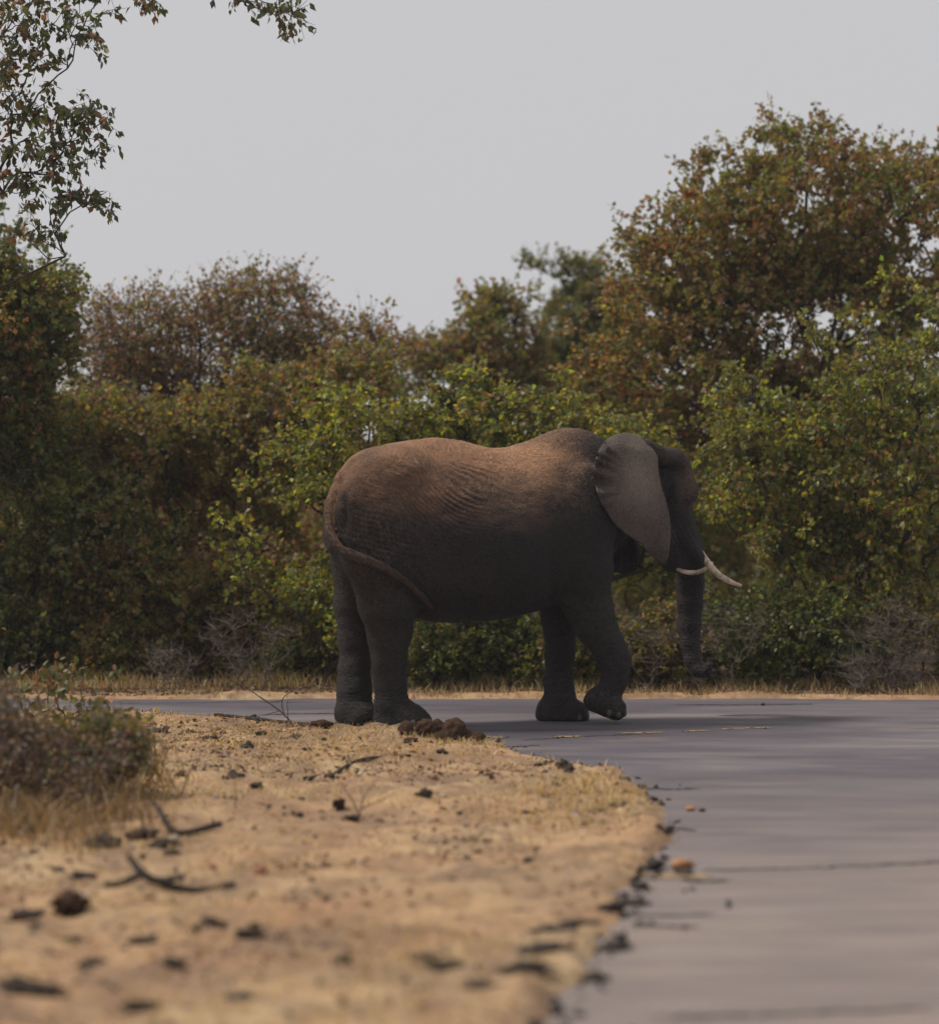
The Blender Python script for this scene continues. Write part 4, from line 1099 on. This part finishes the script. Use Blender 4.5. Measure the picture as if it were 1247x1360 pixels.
# leaf litter, chips and grit on the sand and under the trees
def litter(name, label, P, size, cols, rg, cat):
    n = len(P)
    d = rg.normal(0, 1, (n, 3)); d[:, 2] *= .25; d /= np.linalg.norm(d, axis=1)[:, None]
    V, T = leaf_geo(P, d, size[:, None], rg, .35)
    me = mesh_np(name, V, None, T, smooth=False); face_colors(me, np.repeat(cols, 2, 0))
    return tag(obj(name, me, MDIMLEAF), label, cat, None, 'stuff')
def ldens(P):
    P3 = np.c_[P, np.zeros(len(P))]
    return np.clip(.22 + 1.1 * fbm(P3, 1.1, 75, 3) * (.4 + .6 * patch(P, 200, 1060, 380, 130)) + .7 * patch(P, 300, 990, 230, 35) + .35 * patch(P, 120, 1200, 220, 90), .03, 1)
P = scatter_near(90000, ldens); P[:, 2] += .008
LC = np.array(((.10, .065, .045), (.16, .10, .06), (.22, .09, .05), (.07, .05, .04), (.40, .30, .18), (.05, .038, .032)))
litter('leaf_litter', 'fallen brown leaves and chips lying over the sandy verge', P, .010 + rgg.exponential(.016, len(P)).clip(0, .07), LC[rgg.integers(0, 6, len(P))] * rgg.uniform(.7, 1.2, (len(P), 1)), rgg, 'litter')
Pf = rgg.uniform((-9, 34.3), (9, 40), (22000, 2)); z, s = far_h(Pf); k = s > .35
litter('leaf_litter', 'brown fallen leaves on the ground beneath the far trees', np.c_[Pf, z + .01][k], rgg.uniform(.03, .07, k.sum()), LC[rgg.integers(0, 4, k.sum())], rgg, 'litter')

# ------------------------------------------------------------------ dung, clods, stones, sticks
MDUNG = plain_mat('dry_dung', (0.030, 0.018, 0.013), (0.115, 0.062, 0.038), 25, .95, 1.0, .03, 60)
MCLOD = plain_mat('dark_clod', (0.040, 0.032, 0.028), (0.13, 0.10, 0.08), 18, .95, 1.0, .03)
MRED = plain_mat('red_leaf', (0.20, 0.06, 0.04), (0.28, 0.10, 0.06), 20, .8)
MORANGE = plain_mat('orange_clod', (0.34, 0.16, 0.08), (0.46, 0.25, 0.12), 14, .95, .8, .02)
MSTONE = plain_mat('pale_stone', (0.30, 0.24, 0.19), (0.48, 0.40, 0.33), 14, .9, .6, .02)
def lump(name, label, cat, px, py, wpx, hpx, mat, group=None, seed=0, amp=.25, scn=2.2, sub=3, sink=.25, road_=False):
    g_ = G(px, py); z = 0.0 if road_ else max(hz(g_[0], g_[1]), 0.0); g_[2] = z
    s = g_[1] / FPX
    v, t = blob((wpx * s / 2, wpx * s / 2 * .85, hpx * s / 2), seed, sub, amp, scn)
    o = obj(name, mesh_np(name, v, None, t), mat); o.location = g_ + (0, 0, hpx * s / 2 * (1 - sink)); o.rotation_euler = (0, 0, seed * 1.3)
    return tag(o, label, cat, group)
DG = 'balls of the dung heap at the road edge'
lump('dung_ball', 'single round dung ball left of the heap, apart from the others', 'dung', 539, 990, 25, 24, MDUNG, DG, 1, .12, 3, 4, .12)
for i, (px, py, w, h, lb) in enumerate([(565, 989, 28, 24, 'round dung ball first in the heap beside the lone one'), (581, 987, 24, 24, 'dung ball pressed into the heap next to the first'), (604, 990, 36, 30, 'largest dung ball in the middle of the heap'),
                                        (590, 993, 24, 18, 'low dung lump in front of the heap'), (619, 990, 24, 24, 'dung ball right of the largest one'), (634, 991, 24, 20, 'small dung ball at the heap\'s right end')]):
    lump('dung_ball', lb, 'dung', px, py, w, h, MDUNG, DG, 2 + i, .16, 3, 4, .12)
lump('dung_crumb', 'flat reddish-brown dung crumb on the grass before the heap', 'dung', 546, 1000, 20, 8, MDUNG, None, 12, .4, 3)
lump('dung_crumb', 'flattened dung crumb spread on the road beside the heap', 'dung', 652, 991, 22, 5, MDUNG, None, 13, .4, 3)
lump('dung_patch', 'low heap of trodden dung behind the grass left of the hind foot', 'dung', 428, 976, 28, 11, MDUNG, None, 14, .4, 3)
CG = 'dark clods on the sandy verge'
CL = [(330, 1012, 15, 14), (315, 1046, 28, 20), (407, 1012, 12, 8), (395, 993, 20, 9), (348, 991, 16, 6), (215, 981, 22, 13), (253, 979, 22, 10), (280, 988, 18, 7), (196, 1020, 20, 12), (140, 1138, 36, 26), (190, 1125, 44, 26), (214, 1138, 34, 20), (228, 1150, 22, 10),
      (36, 1226, 40, 26), (46, 1246, 18, 10), (563, 1077, 22, 15), (586, 1012, 12, 9), (648, 1046, 14, 8), (697, 1089, 12, 10), (750, 1030, 16, 12), (757, 1040, 14, 14), (738, 1061, 10, 9), (725, 1025, 30, 8), (647, 1130, 13, 8), (701, 1160, 13, 10),
      (280, 1250, 42, 22), (330, 1262, 30, 16), (120, 1293, 30, 18), (28, 1335, 60, 30), (60, 1338, 44, 22), (455, 1306, 26, 18), (190, 1352, 40, 20), (320, 1347, 42, 14), (590, 1310, 40, 14), (700, 1312, 60, 14), (640, 1335, 50, 16), (720, 1288, 60, 14), (560, 1295, 40, 12), (745, 1245, 60, 10),  # flat wide clods by the near road edge stand in for tree-shadow bands
      (690, 1222, 70, 9), (190, 1267, 34, 14), (95, 1255, 30, 12), (230, 1300, 34, 14), (468, 1098, 16, 14), (402, 1072, 11, 9), (398, 1096, 9, 9), (240, 1040, 16, 9), (215, 1060, 16, 9), (340, 1060, 18, 9), (365, 1043, 14, 7), (438, 1042, 14, 8), (230, 1185, 34, 12), (110, 1175, 30, 12), (40, 1120, 36, 18),
      (835, 1200, 44, 9), (815, 1262, 40, 14), (790, 1302, 40, 14), (770, 1240, 40, 10), (815, 1215, 40, 9), (868, 1152, 26, 9), (880, 1118, 14, 12), (848, 1048, 22, 8), (826, 1038, 20, 6), (800, 1030, 18, 6), (868, 1064, 10, 10), (822, 1085, 20, 6), (790, 1088, 26, 6)]
def clod_label(px, py, w, h):
    s = w * 8800 / (py - HOR) / FPX
    size = 'large dark clod' if s > .16 else 'flat dark clod' if h < .45 * w else 'small dark clod' if s < .085 else 'rounded dark clod'
    g_ = G(px, py)[:2]
    place = [(G(250, 1118), 'by the branch with one end sticking up'), (G(230, 1197), 'by the bent branch with a raised stub'), (G(470, 1032), 'by the long dark stick'), (G(480, 1090), 'by the small dead sprig'),
             (G(330, 970), 'near the strip of bark at the road edge'), (G(120, 1080), 'at the foot of the shrubs'), (G(600, 992), 'in front of the dung heap'), (G(800, 1060), 'around the pale grass at the verge\'s corner'),
             (G(95, 1222), 'near the crumpled dark red leaf clump'), (G(348, 1178), 'around the red leaf on open sand'), (G(900, 1155), 'beside the orange-topped clod'), (G(790, 1260), 'on the tapering road edge of the sand, where clods stand in for shadow bands')]
    return size + ' ' + min(place, key=lambda q: np.hypot(*(q[0][:2] - g_)) )[1]
for i, (px, py, w, h) in enumerate(CL):
    lump('clod', clod_label(px, py, w, h), 'clod', px, py, w, h * .85, MCLOD, CG, 20 + i, .75, 2.3, 3, .45)
lump('clod', 'orange-topped clod on the road just off the verge\'s corner', 'clod', 905, 1152, 34, 12, MORANGE, None, 95, .3, 2, 3, .2, True)
lump('clod', 'dark lump built as the cast shadow below the orange clod', 'clod', 908, 1163, 30, 10, MCLOD, None, 96, .3, 2, 3, .2, True)  # lump put in for the shadow that the orange clod casts
lump('fallen_leaf', 'small yellowish dry leaf on the road right of the verge', 'leaf', 917, 1077, 14, 7, MORANGE, None, 97, .4, 2, 2, .2, True)
lump('pebble', 'small dark pebble on the road beside the yellowish leaf', 'pebble', 932, 1078, 11, 5, MCLOD, None, 98, .3, 2, 2, .2, True)
lump('pebble', 'tiny dark pebble near the far road edge', 'pebble', 1013, 937, 6, 4, MCLOD, None, 99, .3, 2, 2, .2, True)
for i, (px, py, w, h) in enumerate([(232, 1130, 16, 12), (590, 1072, 10, 6), (175, 1142, 10, 8), (287, 1081, 10, 7), (395, 1018, 8, 6)]):
    lump('pebble', 'pale pebble on the sandy verge', 'pebble', px, py, w, h, MSTONE, 'pale pebbles on the sand', 100 + i, .25, 1.5, 2)
for i, (px, py, w, h) in enumerate([(348, 1178, 22, 14), (95, 1220, 44, 30), (450, 1085, 18, 16)]):
    lump('dry_leaf_clump', ['small crumpled red leaf alone on the open sand', 'crumpled dark red leaf clump beside a dark clod', 'reddish leaf clump at the foot of the dead sprig'][i], 'leaf', px, py, w, h, [MRED, MDUNG, MDUNG][i], None, 110 + i, .6, 2.5, 3, .2)
MSTICK = bark_mat('dead_stick', (0.022, 0.018, 0.016), (0.07, 0.055, 0.048))
def stick(label, paths, mat=MSTICK, name='stick', cat='stick'):
    """paths: lists of (column, ground row, height above ground in m, radius in m)"""
    b = G(paths[0][0][0], paths[0][0][1]); b[2] = hz(b[0], b[1])
    Vs, Qs, Ts = [], [], []; n = 0
    for pth in paths:
        P = []
        for px, py, h, r in pth:
            q = G(px, py); q[2] = max(hz(q[0], q[1]), 0) + h; P.append(q - b)
        V, Q, T = tube(P, [x[3] for x in pth], 7, 5)
        V = V + .004 * fbm(V, 14, 5, 2)[:, None]
        Vs.append(V); Qs.append(Q + n); Ts.append(T + n); n += len(V)
    return tag(obj(name, mesh_np(name, np.concatenate(Vs), np.concatenate(Qs), np.concatenate(Ts)), mat, None, b), label, cat)
stick('long dark stick lying on the sand in front of the hind feet', [[(405, 1044, .02, .02), (440, 1035, .02, .022), (480, 1025, .02, .02), (545, 1018, .02, .012)]])
stick('dark forked branch with one end sticking up from the sand', [[(205, 1108, .13, .014), (212, 1110, .07, .018), (232, 1118, .03, .022), (262, 1122, .03, .022), (292, 1117, .04, .02)]])
stick('dark bent branch with a raised stub among clods', [[(172, 1192, .18, .016), (188, 1196, .08, .024), (215, 1197, .03, .022), (262, 1196, .02, .016), (312, 1196, .02, .014)], [(188, 1196, .07, .022), (160, 1200, .03, .02), (140, 1202, .03, .016)]])
stick('dark strip of fallen bark along the road edge left of the hind feet', [[(285, 962, .02, .012), (330, 965, .025, .02), (385, 970, .02, .016), (420, 973, .015, .008)], [(345, 963, .03, .010), (395, 968, .03, .016), (450, 973, .01, .008)]])
stick('dry forked twig standing at the road edge in front of the far road', [[(391, 979, 0, .008), (375, 976, .13, .008), (350, 974, .26, .006), (320, 972, .42, .003)], [(377, 976, .12, .006), (376, 974, .24, .005), (395, 973, .36, .003), (402, 973, .38, .002)],
      [(383, 977, .07, .005), (382, 975, .20, .003), (385, 975, .23, .002)], [(372, 976, .15, .004), (352, 977, .13, .003)], [(376, 975, .22, .004), (360, 975, .22, .002)]], MBARK, 'twig', 'twig')
stick('small dead forked sprig standing on the open sand', [[(478, 1092, 0, .006), (470, 1090, .09, .005), (455, 1088, .2, .003), (448, 1087, .26, .002)], [(478, 1091, .02, .005), (482, 1089, .1, .004), (495, 1088, .2, .002), (505, 1088, .26, .002)],
      [(482, 1089, .1, .003), (478, 1089, .2, .002)], [(480, 1090, .05, .004), (505, 1090, .1, .003), (525, 1090, .14, .002)]], MBARK, 'twig', 'twig')

# ------------------------------------------------------------------ added to lift the dark tones: haze
hb = np.array([(x, y, z) for x in (-360, 360) for y in (-70, 610) for z in (-1.1, 10.5)], float)
hq = [(0, 1, 3, 2), (4, 6, 7, 5), (0, 4, 5, 1), (2, 3, 7, 6), (0, 2, 6, 4), (1, 5, 7, 3)]
hm, hnt, hout = new_mat('tone_lift_air')
pv = N(hnt, 'ShaderNodeVolumePrincipled'); pv.inputs['Color'].default_value = (0.9, 0.9, 0.94, 1); pv.inputs['Density'].default_value = 0.0005
pv.inputs['Anisotropy'].default_value = 0.2
hnt.links.new(pv.outputs[0], hout.inputs['Volume'])
tag(obj('fade_haze', mesh_np('fade_haze', hb, hq, smooth=False), hm), kind='stuff')
